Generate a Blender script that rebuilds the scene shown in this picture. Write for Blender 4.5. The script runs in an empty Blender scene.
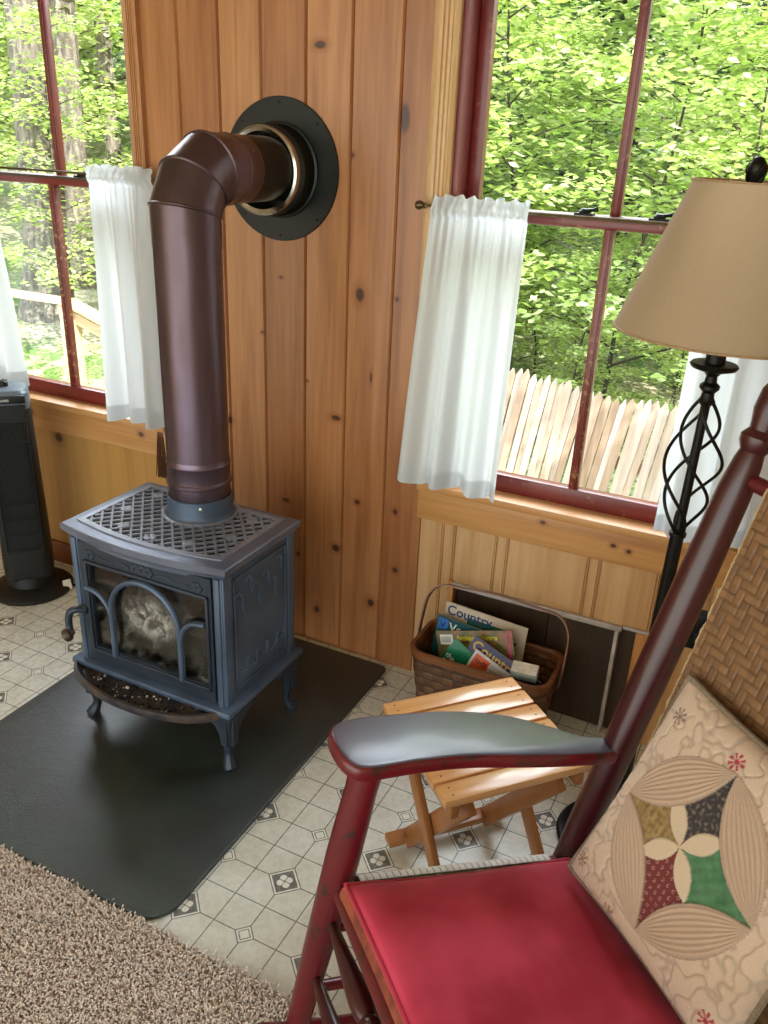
import bpy, bmesh, math, random
from math import sin, cos, pi, radians, sqrt
from mathutils import Vector, Matrix, noise
random.seed(7)
C = bpy.context.scene.collection

# ---------------------------------------------------------------- colours / materials
def lin(c):
    return c/12.92 if c <= .04045 else ((c+.055)/1.055)**2.4
def hx(s, a=1.0):
    s = s.lstrip('#')
    return (lin(int(s[0:2],16)/255), lin(int(s[2:4],16)/255), lin(int(s[4:6],16)/255), a)

class V:
    """a value in a shader tree with arithmetic"""
    def __init__(s, nt, sock): s.nt, s.s = nt, sock
    def _m(s, op, *o):
        n = s.nt.nodes.new('ShaderNodeMath'); n.operation = op
        for i, v in enumerate((s,)+o):
            if isinstance(v, V): s.nt.links.new(v.s, n.inputs[i])
            else: n.inputs[i].default_value = v
        return V(s.nt, n.outputs[0])
    def __add__(s,o): return s._m('ADD',o)
    __radd__ = __add__
    def __sub__(s,o): return s._m('SUBTRACT',o)
    def __rsub__(s,o): return (s*-1)+o
    def __mul__(s,o): return s._m('MULTIPLY',o)
    __rmul__ = __mul__
    def __truediv__(s,o): return s._m('DIVIDE',o)
    def abs(s): return s._m('ABSOLUTE')
    def round(s): return s._m('ROUND')
    def lt(s,o): return s._m('LESS_THAN',o)
    def gt(s,o): return s._m('GREATER_THAN',o)
    def max(s,o): return s._m('MAXIMUM',o)
    def min(s,o): return s._m('MINIMUM',o)
    def sqrt(s): return s._m('SQRT')
    def fmod(s,o): return s._m('FLOORED_MODULO',o)
    def clamp(s): return s.max(0.0).min(1.0)
    def step(s,a,b):            # smooth map a..b -> 0..1
        n = s.nt.nodes.new('ShaderNodeMapRange'); n.interpolation_type='SMOOTHSTEP'
        s.nt.links.new(s.s, n.inputs[0]); n.inputs[1].default_value=a; n.inputs[2].default_value=b
        return V(s.nt, n.outputs[0])

class Mat:
    def __init__(s, name, rough=.5, metal=0, **kw):
        s.m = bpy.data.materials.new(name); s.m.use_nodes = True
        s.nt = s.m.node_tree; s.b = s.nt.nodes['Principled BSDF']
        s.out = s.nt.nodes['Material Output']
        s.b.inputs['Roughness'].default_value = rough
        s.b.inputs['Metallic'].default_value = metal
        for k, v in kw.items(): s.b.inputs[k.replace('_',' ')].default_value = v
    def coords(s, kind='Object', scale=(1,1,1), rot=(0,0,0)):
        t = s.nt.nodes.new('ShaderNodeTexCoord'); m = s.nt.nodes.new('ShaderNodeMapping')
        s.nt.links.new(t.outputs[kind], m.inputs[0]); m.inputs['Scale'].default_value = scale
        m.inputs['Rotation'].default_value = rot
        return m.outputs[0]
    def world(s):
        g = s.nt.nodes.new('ShaderNodeNewGeometry'); return g.outputs['Position']
    def xyz(s, vec):
        n = s.nt.nodes.new('ShaderNodeSeparateXYZ'); s.nt.links.new(vec, n.inputs[0])
        return [V(s.nt, o) for o in n.outputs]
    def attr(s, name):
        n = s.nt.nodes.new('ShaderNodeAttribute'); n.attribute_name = name; return n
    def noise(s, vec, scale, detail=3, rough=.55, dist=0, w=None):
        n = s.nt.nodes.new('ShaderNodeTexNoise')
        if w is not None: n.noise_dimensions='4D'; s.nt.links.new(w, n.inputs['W'])
        s.nt.links.new(vec, n.inputs['Vector'])
        n.inputs['Scale'].default_value=scale; n.inputs['Detail'].default_value=detail
        n.inputs['Roughness'].default_value=rough; n.inputs['Distortion'].default_value=dist
        return V(s.nt, n.outputs[0])
    def ramp(s, fac, stops):
        n = s.nt.nodes.new('ShaderNodeValToRGB'); s.nt.links.new(fac.s, n.inputs[0])
        e = n.color_ramp.elements
        e[0].position, e[0].color = stops[0][0], hx(stops[0][1]); e[1].position, e[1].color = stops[-1][0], hx(stops[-1][1])
        for p, c in stops[1:-1]:
            k = e.new(p); k.color = hx(c)
        return n.outputs[0]
    def mix(s, fac, a, b, mode='MIX'):
        n = s.nt.nodes.new('ShaderNodeMix'); n.data_type='RGBA'; n.blend_type=mode
        for v, i in ((fac,0),(a,6),(b,7)):
            if isinstance(v, V): s.nt.links.new(v.s, n.inputs[i])
            elif isinstance(v, str): n.inputs[i].default_value = hx(v)
            elif isinstance(v, (float,int)): n.inputs[i].default_value = v
            elif isinstance(v, tuple): n.inputs[i].default_value = v
            else: s.nt.links.new(v, n.inputs[i])
        return n.outputs[2]
    def base(s, c):
        if isinstance(c, str): s.b.inputs['Base Color'].default_value = hx(c)
        else: s.nt.links.new(c, s.b.inputs['Base Color'])
        return s
    def rough(s, v): s.nt.links.new(v.s, s.b.inputs['Roughness']); return s
    def bump(s, v, strength=.3, dist=.002):
        n = s.nt.nodes.new('ShaderNodeBump'); n.inputs['Strength'].default_value=strength; n.inputs['Distance'].default_value=dist
        s.nt.links.new(v.s, n.inputs['Height']); s.nt.links.new(n.outputs[0], s.b.inputs['Normal']); return s
    def translucent(s, col, amount):
        t = s.nt.nodes.new('ShaderNodeBsdfTranslucent'); mx = s.nt.nodes.new('ShaderNodeMixShader')
        if isinstance(col, str): t.inputs[0].default_value = hx(col)
        else: s.nt.links.new(col, t.inputs[0])
        mx.inputs[0].default_value = amount
        s.nt.links.new(s.b.outputs[0], mx.inputs[1]); s.nt.links.new(t.outputs[0], mx.inputs[2])
        s.nt.links.new(mx.outputs[0], s.out.inputs[0]); return s

def plain(name, col, rough=.5, metal=0, vary=.12, scale=40, bump=.0, **kw):
    M = Mat(name, rough, metal, **kw)
    n = M.noise(M.coords(), scale, 4)
    d = tuple(max(0, c*(1-vary*2)) for c in hx(col)[:3])+(1,)
    l = tuple(min(1, c*(1+vary)) for c in hx(col)[:3])+(1,)
    M.base(M.mix(n.step(.3,.7), d, l))
    if bump: M.bump(n, bump)
    return M.m

def wood(name, stops, grain='z', rough=.42, knots=(), use_var=False, scale=1.0, knotcol='3a1a0c', coat=.0, contrast=1.0):
    M = Mat(name, rough)
    sc = {'x':(1.2,22,22),'y':(22,1.2,22),'z':(22,22,1.2)}[grain]
    sc = tuple(v*scale for v in sc)
    vec = M.coords('Object', sc)
    w = None; at = None
    if use_var:
        at = M.attr('var'); w = (V(M.nt, at.outputs['Fac'])*9.0).s
    n1 = M.noise(vec, 1.0, 5, .6, .6, w)
    n2 = M.noise(vec, 3.2, 3, .5, .2, w)
    f = n1*.7 + n2*.3
    col = M.ramp(f, stops)
    if use_var:
        v = V(M.nt, at.outputs['Fac'])
        col = M.mix(1.0, col, M.ramp(v, [(0,'d9c4b0'),(.5,'f3e6da'),(1,'ffffff')]), 'MULTIPLY')
    if knots:
        X, Y, Z = M.xyz(M.coords('Object'))
        wob = (M.noise(M.coords(), 30, 2)-.5)*.5
        km = None; kr = None
        for (kx, kz, rx, rz) in knots:
            dx = (X-kx)*(1/rx); dz = (Z-kz)*(1/rz)
            d = (dx*dx+dz*dz).sqrt() + wob
            a = 1.0 - d.step(.55, 1.15); r = 1.0 - d.step(.9, 2.6)
            km = a if km is None else km.max(a); kr = r if kr is None else kr.max(r)
        col = M.mix(kr*.45, col, '8a4a22'); col = M.mix(km*.9, col, knotcol)
    M.base(col); M.bump(f, .12, .001)
    M.b.inputs['Coat Weight'].default_value = coat; M.b.inputs['Coat Roughness'].default_value=.25
    return M.m

def attr_mat(name, rough=.6, sheen=0, bump=0, scale=300, **kw):
    M = Mat(name, rough, **kw); a = M.attr('col')
    n = M.noise(M.coords(), scale, 2)
    M.base(M.mix(1.0, a.outputs['Color'], M.ramp(n, [(.2,'eaeaea'),(.8,'ffffff')]), 'MULTIPLY'))
    if sheen: M.b.inputs['Sheen Weight'].default_value = sheen
    if bump: M.bump(n, bump, .001)
    return M.m

# ---------------------------------------------------------------- geometry helpers
def new_mesh(name, bm, mats, parent=None, smooth=True, kind=None, auto=35):
    if auto and smooth:
        bm.normal_update()
        for e in bm.edges:
            if len(e.link_faces)==2 and e.calc_face_angle(0) > radians(auto): e.smooth = False
    for f in bm.faces: f.smooth = smooth
    me = bpy.data.meshes.new(name); bm.to_mesh(me); bm.free()
    for m in (mats if isinstance(mats,(list,tuple)) else [mats]): me.materials.append(m)
    o = bpy.data.objects.new(name, me); C.objects.link(o)
    if parent: o.parent = parent
    if kind: o['kind'] = kind
    return o

def tag(o, label, cat, group=None, kind=None):
    o['label'] = label; o['category'] = cat
    if group: o['group'] = group
    if kind: o['kind'] = kind
    return o
def thing(name, label, cat, loc=(0,0,0), rot=(0,0,0), group=None, matrix=None):
    o = bpy.data.objects.new(name, None); C.objects.link(o); o.empty_display_size=.05
    if matrix is not None: o.matrix_world = matrix
    else: o.location = loc; o.rotation_euler = rot
    return tag(o, label, cat, group)

def BM(): return bmesh.new()
def mark(bm, n0, mi):
    bm.faces.ensure_lookup_table()
    for f in bm.faces[n0:]: f.material_index = mi
def box(bm, x0,x1,y0,y1,z0,z1, bev=0, mi=0, mat=None, seg=2):
    b = bmesh.new(); bmesh.ops.create_cube(b, size=1)
    for v in b.verts: v.co = Vector(((x0+x1)/2+v.co.x*(x1-x0), (y0+y1)/2+v.co.y*(y1-y0), (z0+z1)/2+v.co.z*(z1-z0)))
    if bev: bmesh.ops.bevel(b, geom=list(b.edges), offset=bev, segments=seg, affect='EDGES', profile=.5)
    if mat is not None: b.transform(mat)
    join(bm, b, mi)
def join(bm, b, mi=0):
    vm = {}
    for v in b.verts: vm[v] = bm.verts.new(v.co)
    for f in b.faces:
        try: g = bm.faces.new([vm[v] for v in f.verts]); g.material_index = mi if mi else f.material_index
        except ValueError: pass
    b.free()
def frame_for(d):
    d = d.normalized(); a = Vector((0,0,1)) if abs(d.z)<.9 else Vector((1,0,0))
    u = a.cross(d).normalized(); return u, d.cross(u).normalized()
def tube(bm, pts, r, seg=12, mi=0, caps=True, sx=1, sy=1, closed=False):
    pts = [Vector(p) for p in pts]; n = len(pts); rs = r if isinstance(r,(list,tuple)) else [r]*n
    rings = []; u = None
    for i,p in enumerate(pts):
        if closed: d = (pts[(i+1)%n]-pts[i-1])
        else: d = (pts[min(i+1,n-1)]-pts[max(i-1,0)])
        d = d.normalized()
        if u is None: u, v = frame_for(d)
        else:
            u = (u - d*u.dot(d)).normalized(); v = d.cross(u)
        rings.append([bm.verts.new(p+(u*cos(2*pi*k/seg)*sx+v*sin(2*pi*k/seg)*sy)*rs[i]) for k in range(seg)])
    m = n if closed else n-1
    for i in range(m):
        a, b = rings[i], rings[(i+1)%n]
        for k in range(seg):
            f = bm.faces.new((a[k],a[(k+1)%seg],b[(k+1)%seg],b[k])); f.material_index = mi
    if caps and not closed:
        f = bm.faces.new(list(reversed(rings[0]))); f.material_index=mi
        f = bm.faces.new(rings[-1]); f.material_index=mi
def catmull(pts, n=6, closed=False):
    P = [Vector(p) for p in pts]; out = []; N = len(P)
    rng = range(N) if closed else range(N-1)
    for i in rng:
        if closed: a,b,c,d = P[i-1],P[i],P[(i+1)%N],P[(i+2)%N]
        else: a,b,c,d = P[max(i-1,0)],P[i],P[i+1],P[min(i+2,N-1)]
        for k in range(n):
            t = k/n
            out.append(.5*((2*b)+(c-a)*t+(2*a-5*b+4*c-d)*t*t+(3*b-a-3*c+d)*t**3))
    if not closed: out.append(P[-1])
    return out
def lathe(bm, prof, seg=32, mat=None, mi=0, capb=True, capt=True):
    rings = []
    for r,z in prof:
        ring=[]
        for k in range(seg):
            p = Vector((r*cos(2*pi*k/seg), r*sin(2*pi*k/seg), z))
            ring.append(bm.verts.new(mat@p if mat is not None else p))
        rings.append(ring)
    for i in range(len(rings)-1):
        for k in range(seg):
            f = bm.faces.new((rings[i][k],rings[i][(k+1)%seg],rings[i+1][(k+1)%seg],rings[i+1][k])); f.material_index=mi
    if capb and prof[0][0]>0: f = bm.faces.new(list(reversed(rings[0]))); f.material_index=mi
    if capt and prof[-1][0]>0: f = bm.faces.new(rings[-1]); f.material_index=mi
def align(p, q):
    """matrix that maps local z axis 0..1 onto p->q (unit length kept)"""
    p, q = Vector(p), Vector(q); d = (q-p).normalized(); u, v = frame_for(d)
    M = Matrix((u, v, d)).transposed().to_4x4(); M.translation = p; return M
def prism(bm, outline, z0, z1, mat=None, mi=0, bev=0, mi_top=None):
    b = bmesh.new(); vs = [b.verts.new((x,y,z0)) for x,y in outline]; f = b.faces.new(vs)
    r = bmesh.ops.extrude_face_region(b, geom=[f]); nv=[g for g in r['geom'] if isinstance(g,bmesh.types.BMVert)]
    for v in nv: v.co.z = z1
    bmesh.ops.recalc_face_normals(b, faces=b.faces)
    if bev:
        es=[e for e in b.edges if abs(e.verts[0].co.z-e.verts[1].co.z)<1e-6]
        bmesh.ops.bevel(b, geom=es, offset=bev, segments=3, affect='EDGES', profile=.5)
    if mi_top is not None:
        for g in b.faces:
            if g.normal.z>.95: g.material_index = mi_top
    if mat is not None: b.transform(mat)
    join(bm, b, mi)
def grid_mesh(name, nu, nv, fn, mats, parent=None, colfn=None, closed=False, smooth=True, kind=None):
    """fn(u,v)->point for u,v in 0..1; colfn(u,v)->rgb(a)"""
    vs=[]; cols=[]
    for j in range(nv+1):
        for i in range(nu+1):
            vs.append(tuple(fn(i/nu, j/nv)))
            if colfn: cols.append(colfn(i/nu, j/nv))
    fs=[(j*(nu+1)+i, j*(nu+1)+i+1, (j+1)*(nu+1)+i+1, (j+1)*(nu+1)+i) for j in range(nv) for i in range(nu)]
    me = bpy.data.meshes.new(name); me.from_pydata(vs, [], fs)
    if colfn:
        a = me.color_attributes.new('col','FLOAT_COLOR','POINT')
        for i,c in enumerate(cols): a.data[i].color = (c[0],c[1],c[2],1)
    for p in me.polygons: p.use_smooth = smooth
    for m in (mats if isinstance(mats,(list,tuple)) else [mats]): me.materials.append(m)
    o = bpy.data.objects.new(name, me); C.objects.link(o)
    if parent: o.parent = parent
    if kind: o['kind']=kind
    return o
def lettering(body, size, mat, parent, matrix, name='lettering', align_x='LEFT', ext=.0003, bold=0):
    cu = bpy.data.curves.new(name,'FONT'); cu.body=body; cu.size=size; cu.extrude=ext; cu.align_x=align_x; cu.offset=bold
    o = bpy.data.objects.new('tmp', cu); C.objects.link(o)
    dg = bpy.context.evaluated_depsgraph_get(); me = bpy.data.meshes.new_from_object(o.evaluated_get(dg))
    bpy.data.objects.remove(o); bpy.data.curves.remove(cu)
    me.name = name; me.materials.clear(); me.materials.append(mat)
    p = bpy.data.objects.new(name, me); C.objects.link(p); p.parent = parent; p.matrix_local = matrix
    return p
def T(x,y,z): return Matrix.Translation((x,y,z))
def RX(a): return Matrix.Rotation(a,4,'X')
def RY(a): return Matrix.Rotation(a,4,'Y')
def RZ(a): return Matrix.Rotation(a,4,'Z')
# ---------------------------------------------------------------- materials
S = .0762
KN = [(-.308,1.119,.011,.017),(-.373,.767,.013,.007),(-.365,.355,.012,.01),(-.199,1.12,.006,.006),(-.13,1.123,.006,.008),(-.266,.9,.003,.014),
      (-.2,1.547,.012,.03),(-.555,1.14,.006,.004),(-.339,1.459,.004,.005),(-.543,.474,.012,.006),(-.173,.52,.006,.008),(-.297,.523,.008,.007),
      (-.437,1.702,.014,.008),(-.164,.334,.008,.008),(-.744,.695,.008,.01),(-.92,1.25,.008,.011),(-.62,.98,.004,.004),(-.24,.2,.01,.012),(-.47,.86,.004,.003),(-.43,.12,.008,.01),(-.50,.30,.006,.007)]
PINE = [(.25,'8c5a36'),(.42,'ab774d'),(.55,'bf8b5e'),(.75,'cf9f72')]
PALE = [(.25,'b08658'),(.45,'c8a070'),(.6,'d4b084'),(.8,'dfc096')]
KN = [(a,b,c*1.25,d*1.25) for a,b,c,d in KN]
m_board = wood('pine_boards', PINE, 'z', .38, KN, True, coat=.15)
m_trim = wood('pine_trim', [(.25,'a06a38'),(.5,'c08a52'),(.75,'d0a06a')], 'x', .4, [(.262,.598,.009,.006),(.449,.578,.008,.006),(.489,.571,.007,.006),(-1.579,.583,.012,.012),(-1.086,.59,.012,.009)])
m_trimv = wood('pine_casing', PALE, 'z', .4)
m_casing_dark = wood('orange_casing', PINE, 'z', .4)
m_bead = wood('pine_beadboard', PALE, 'z', .42, use_var=True)
m_veneer = wood('veneer_panel', [(.25,'9a6a34'),(.5,'b98a4e'),(.75,'c79a5e')], 'z', .3, [(-1.48,.50,.02,.02)], scale=.6)
m_base = wood('stained_baseboard', [(.3,'6b3413'),(.7,'8c4a20')], 'x', .4)
m_plaster = plain('plain_plaster', 'cdb896', .8, scale=6)
def red_paint(name, col='7c2520', under='8f5a3c', rough=.38, amt=.62, chip_scale=38, coat=.3):
    M = Mat(name, rough); n = M.noise(M.coords(), chip_scale, 6, .65); n2 = M.noise(M.coords(), 5, 2)
    c = M.mix(n2.step(.3,.7), tuple(v*.75 for v in hx(col)[:3])+(1,), col)
    M.base(M.mix(n.step(amt, amt+.05), c, under)); M.bump(n, .15, .001)
    M.b.inputs['Coat Weight'].default_value = coat; M.b.inputs['Coat Roughness'].default_value=.2
    return M.m
m_red = red_paint('red_sash_paint')
m_redworn = red_paint('worn_red_sash_paint', '7a2a20', '9a6a4a', amt=.57, chip_scale=60)
m_railwood = wood('weathered_rail', [(.3,'3d2c20'),(.7,'6a5340')], 'x', .5)

def glass(name, tint='ffffff', rough=0.0, refl=.15):
    M = Mat(name, rough); nt = M.nt
    tr = nt.nodes.new('ShaderNodeBsdfTransparent'); gl = nt.nodes.new('ShaderNodeBsdfGlossy'); mx = nt.nodes.new('ShaderNodeMixShader')
    tr.inputs[0].default_value = hx(tint); gl.inputs['Roughness'].default_value = rough
    fr = nt.nodes.new('ShaderNodeFresnel'); fr.inputs[0].default_value = 1.45
    mul = V(nt, fr.outputs[0])*refl
    nt.links.new(mul.s, mx.inputs[0]); nt.links.new(tr.outputs[0], mx.inputs[1]); nt.links.new(gl.outputs[0], mx.inputs[2]); nt.links.new(mx.outputs[0], M.out.inputs[0])
    return M.m
m_glass = glass('window_glass'); m_stoveglass = glass('tinted_glass_painted_glare', 'e4e0da', .04, .9)

# vinyl floor with medallion pattern
def floor_mat():
    M = Mat('patterned_vinyl', .3); X, Y, Z = M.xyz(M.world())
    u = X*(1/S); v = Y*(1/S)+11.35
    ku = (u*.5).round(); kv = (v*.5).round()
    a = u-ku*2; b = v-kv*2
    par = (ku+kv).fmod(2.0).gt(.5)              # 1 = small medallion
    m = a.abs()+b.abs(); R = .54-par*.24
    inside = m.lt(R)
    fu = (u-u.round()).abs(); fv = (v-v.round()).abs()
    line = fu.min(fv).lt(.016).min(1.0-inside)
    r1 = (m-R).abs().lt(.022); r2 = (m-(R-.11)).abs().lt(.02)
    core = m.lt(R-.11)
    p = (a+b)*.7071; q = (a-b)*.7071
    pa, qa = p.abs(), q.abs()
    big = pa.max(qa); sm = pa.min(qa)
    d = ((big-.135)*(big-.135)+sm*sm).sqrt()
    petal = d.lt(.115); pr = (d-.115).abs().lt(.012)
    diag = (pa-qa).abs().lt(.018).min(big.lt(.14))
    dark = core.min(1.0-petal).min(1.0-par).min(big.gt(.10))
    dark = dark.max(pr.min(core).min(1.0-par)).max(diag.min(1.0-par))
    ink = line.max(r1).max(r2).max(dark)
    n = M.noise(M.world(), 9, 4); sp = M.noise(M.world(), 60, 2)
    body = M.mix(n.step(.3,.7), 'd0d0c2', 'dedfd6'); body = M.mix(sp.step(.68,.76)*.35, body, '9c9a80')
    med = M.mix(inside, body, 'e6e5da')
    M.base(M.mix(ink*.82, med, '333a36')); M.bump((1.0-ink)+sp*.3, .12, .001)
    M.rough(sp*.15+.2)
    return M.m
m_floor = floor_mat()

# ---------------------------------------------------------------- room
WL, WR, WB, CH = -3.0, 2.3, -4.6, 2.45
bm = BM(); box(bm, WL-.1, WR+.1, WB, .12, -.08, 0); new_mesh('floor', bm, m_floor, kind='structure', auto=0, smooth=False)
bm = BM(); box(bm, WL-.1, WR+.1, WB, .12, CH, CH+.08); new_mesh('ceiling', bm, m_plaster, kind='structure', auto=0, smooth=False)
bm = BM(); box(bm, WL-.1, WL, WB, .12, 0, CH); new_mesh('wall_left', bm, m_plaster, kind='structure', auto=0, smooth=False)
bm = BM(); box(bm, WR, WR+.1, WB, .12, 0, CH); new_mesh('wall_right', bm, m_plaster, kind='structure', auto=0, smooth=False)

L0, L1, R0, R1, ZS, ZT = -1.80, -1.038, -.07, .70, .64, 2.05
VX0, VX1, VZ = .022, .548, .345          # dark recess in the wainscot
bm = BM(); Y0, Y1 = .018, .12
for a in [(WL, L0, 0, CH), (L0, L1, 0, ZS-.03), (L0, L1, ZT, CH), (L1, R0, 0, CH), (R0, R1, VZ, ZS-.03), (R0, VX0, 0, VZ), (VX1, R1, 0, VZ), (R0, R1, ZT, CH), (R1, WR, 0, CH)]:
    box(bm, a[0], a[1], Y0, Y1, a[2], a[3])
wall = new_mesh('wall_back', bm, m_plaster, kind='structure', auto=0, smooth=False)

def boards(name, edges, z0, z1, mat, groove=.006, y=0.0, th=.018):
    """vertical tongue and groove boards with v-grooves, one mesh, a random number per board"""
    vs=[]; fs=[]; var=[]
    for k in range(len(edges)-1):
        a, b = edges[k], edges[k+1]; r = random.random(); n=len(vs)
        prof = [(a, y+th), (a+.0008, y+groove), (a+groove*.8, y), (b-groove*.8, y), (b-.0008, y+groove), (b, y+th)]
        for (x, yy) in prof: vs += [(x,yy,z0),(x,yy,z1)]; var += [r,r]
        for i in range(5): fs.append((n+2*i, n+2*i+2, n+2*i+3, n+2*i+1))
    me = bpy.data.meshes.new(name); me.from_pydata(vs,[],fs)
    at = me.attributes.new('var','FLOAT','POINT')
    for i,v in enumerate(var): at.data[i].value = v
    me.materials.append(mat); o = bpy.data.objects.new(name, me); C.objects.link(o); return o
o = boards('pine_boards', [-1.0,-.873,-.741,-.611,-.477,-.347,-.213,-.09], 0, CH, m_board); o.parent = wall
o = boards('pine_boards', [WL+.13*k for k in range(9)]+[L0-.07], 0, CH, m_board); o.parent = wall
o = boards('pine_boards', [R1+.075+.133*k for k in range(12)], 0, CH, m_board); o.parent = wall
for a,b in ((L0-.07,-1.0),(-.09,R1+.075)):
    n = int((b-a)/.13); o = boards('pine_boards', [a+(b-a)*k/n for k in range(n+1)], ZT+.02, CH, m_board); o.parent = wall
# beadboard under the right window with double beads, and the veneer panel under the left window
def bead(name, x0, x1, z0, z1, beads, mat):
    vs=[]; fs=[]; var=[]; prof=[(x0,0)]
    for b in beads:
        prof += [(b-.005,0),(b-.004,.004),(b-.0025,.0045),(b-.001,-.0012),(b+.001,-.0012),(b+.0025,.0045),(b+.004,.004),(b+.005,0)]
    prof.append((x1,0)); r=.6
    for i,(x,y) in enumerate(prof):
        vs += [(x,y,z0),(x,y,z1)]
    for i in range(len(prof)-1): fs.append((2*i,2*i+2,2*i+3,2*i+1))
    me = bpy.data.meshes.new(name); me.from_pydata(vs,[],fs)
    at = me.attributes.new('var','FLOAT','POINT')
    k=0
    for i in range(len(prof)):
        at.data[2*i].value = at.data[2*i+1].value = r
        if i%16==8: r = .4+.6*random.random()
    me.materials.append(mat); o = bpy.data.objects.new(name, me); C.objects.link(o); o.parent = wall; return o
BD = [-.021,.015,.136,.17,.391,.422,.57,.604,.70,.734]
bead('beadboard', -.09, R1+.075, VZ, .56, BD, m_bead)
bead('beadboard', VX1, R1+.075, 0, VZ, [.57,.604,.70,.734], m_bead)
bead('beadboard', -.09, VX0, 0, VZ, [-.021,.015], m_bead)
bm = BM(); box(bm, L0-.07, -1.0, .0, .018, 0, .56); new_mesh('veneer_panel', bm, m_veneer, wall, smooth=False, auto=0)
bm = BM(); box(bm, L0-.07, -1.0, -.014, .0, 0, .085, .004); box(bm, WL, L0-.07, -.014, .0, 0, .085, .004)
new_mesh('baseboard_back', bm, m_base, kind='structure')

# recess with dark brown panels and thin aluminium edging
m_dark = wood('dark_brown_panel', [(.3,'2c2014'),(.55,'413020'),(.75,'54402a')], 'z', .4, scale=.7)
m_alu = plain('dull_aluminium', 'b8aca4', .5, .15, scale=20)
t = thing('wall_hatch', 'dark brown panelled hatch with pale metal edging set in the wall behind the basket', 'hatch', (0,0,0))
bm = BM(); box(bm, VX0, VX1, .034, .04, 0, VZ); box(bm, VX0, .300, .026, .036, 0, VZ); box(bm, .304, VX1, .022, .036, 0, VZ); new_mesh('panel', bm, m_dark, t, auto=0, smooth=False)
bm = BM(); box(bm, VX0-.0, .505, -.012, .0, VZ-.012, VZ+.004, .002); new_mesh('top_edging', bm, m_alu, t)
bm = BM(); box(bm, .488, .498, -.008, .026, .0, VZ-.012, .002); new_mesh('upright_edging', bm, m_alu, t)
bm = BM(); box(bm, VX1-.006, VX1+.028, -.008, .026, 0, VZ-.003, .002); m_edge=wood('orange_pine_edge', [(.3,'a5672f'),(.7,'c98c4c')], 'z', .4); new_mesh('side_frame', bm, m_edge, t)
bm = BM(); box(bm, VX0-.014, VX0+.003, -.006, .026, 0, VZ+.006, .002); new_mesh('side_frame', bm, m_edge, t)
bm = BM(); box(bm, .507, VX1+.028, -.009,0, VZ-.002, VZ+.007,.002); new_mesh('top_edging', bm, m_alu, t)

# ---------------------------------------------------------------- windows
def window(n, xl, xr, lat):
    w = bpy.data.objects.new('window_%d'%n, None); C.objects.link(w); w['kind']='structure'
    xc = (xl+xr)/2
    bm = BM()
    box(bm, xl-.001, xl+.016, .0, .12, ZS, ZT); box(bm, xr-.016, xr+.001, .0, .12, ZS, ZT); box(bm, xl, xr, 0, .12, ZT-.015, ZT)
    new_mesh('window_frame', bm, m_red, w, auto=0, smooth=False)
    def sash(nm, y0, y1, z0, z1, bot, top, mat):
        bm = BM(); a, b = xl+.016, xr-.016
        box(bm, a, a+.032, y0, y1, z0, z1, .003); box(bm, b-.032, b, y0, y1, z0, z1, .003)
        box(bm, a+.03, b-.03, y0, y1, z0, z0+bot, .003); box(bm, a+.03, b-.03, y0, y1, z1-top, z1, .003)
        s = new_mesh(nm, bm, mat, w)
        bm = BM(); box(bm, xc-.012, xc+.012, y0+.002, y1-.004, z0+bot-.002, z1-top+.002, .004); box(bm, xc-.006, xc+.006, y0-.003, y0+.004, z0+bot, z1-top, .002)
        new_mesh('muntin', bm, m_redworn if nm=='lower_sash' else m_red, s)
        ym = (y0+y1)/2
        for (p,q) in ((a+.03, xc-.01),(xc+.01,b-.03)):
            bm = BM(); box(bm, p, q, ym-.0015, ym+.0015, z0+bot-.003, z1-top+.003)
            new_mesh('pane', bm, m_glass, s, auto=0, smooth=False)
        return s
    sash('upper_sash', .068, .098, 1.325, ZT-.015, .032, .05, m_red)
    lo = sash('lower_sash', .03, .062, ZS-.005, 1.352, .052, .022, m_red)
    bm = BM(); box(bm, xl+.02, xr-.02, .0285, .066, 1.347, 1.356, .002); new_mesh('meeting_rail', bm, m_railwood, w)
    for x in lat:
        bm = BM(); box(bm, x-.022, x+.022, .034, .058, 1.356, 1.361, .001); lathe(bm, [(.013,0),(.014,.004),(.010,.009),(0,.011)], 16, T(x,.046,1.361)); tube(bm, [(x,.046,1.366),(x+.02,.04,1.369),(x+.03,.036,1.371)], [.004,.004,.006], 8)
        new_mesh('sash_lock', bm, m_iron, w)
    # pine casing with fluted edge, sill board and apron
    def casing(x0, x1, z0, m_trimv=m_trimv):
        bm = BM(); wdt = x1-x0; k = 3
        prof = [(x0,0),(x0,-.016),(x0+.006,-.02),(x0+.012,-.016)]
        for i in range(k):
            u = x0+.014+(wdt-.028)*i/k; d = (wdt-.028)/k
            prof += [(u,-.016),(u+d*.2,-.0195),(u+d*.75,-.0195),(u+d*.95,-.0155)]
        prof += [(x1-.012,-.016),(x1-.006,-.021),(x1,-.016),(x1,.001)]
        vs0=[bm.verts.new((x,y,z0)) for x,y in prof]; vs1=[bm.verts.new((x,y,ZT+.06)) for x,y in prof]
        for i in range(len(prof)-1): bm.faces.new((vs0[i],vs0[i+1],vs1[i+1],vs1[i]))
        new_mesh('casing', bm, m_trimv, w, auto=10)
    casing(xl-.06, xl+.002, ZS); casing(xr-.002, xr+(.045 if n==1 else .06), ZS, m_casing_dark if n==1 else m_trimv)
    bm = BM(); box(bm, xl-.06, xr+.06, -.018, 0, ZT, ZT+.09, .003); new_mesh('head_casing', bm, m_trim, w)
    bm = BM(); box(bm, xl-.028, xr+.06, -.034, .07, ZS-.022, ZS, .004); new_mesh('window_sill', bm, m_trim, w)
    bm = BM(); box(bm, xl-.028, xr+.06, -.018, .0, ZS-.112, ZS-.022, .003); new_mesh('apron', bm, m_trim, w)
    return w
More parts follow.
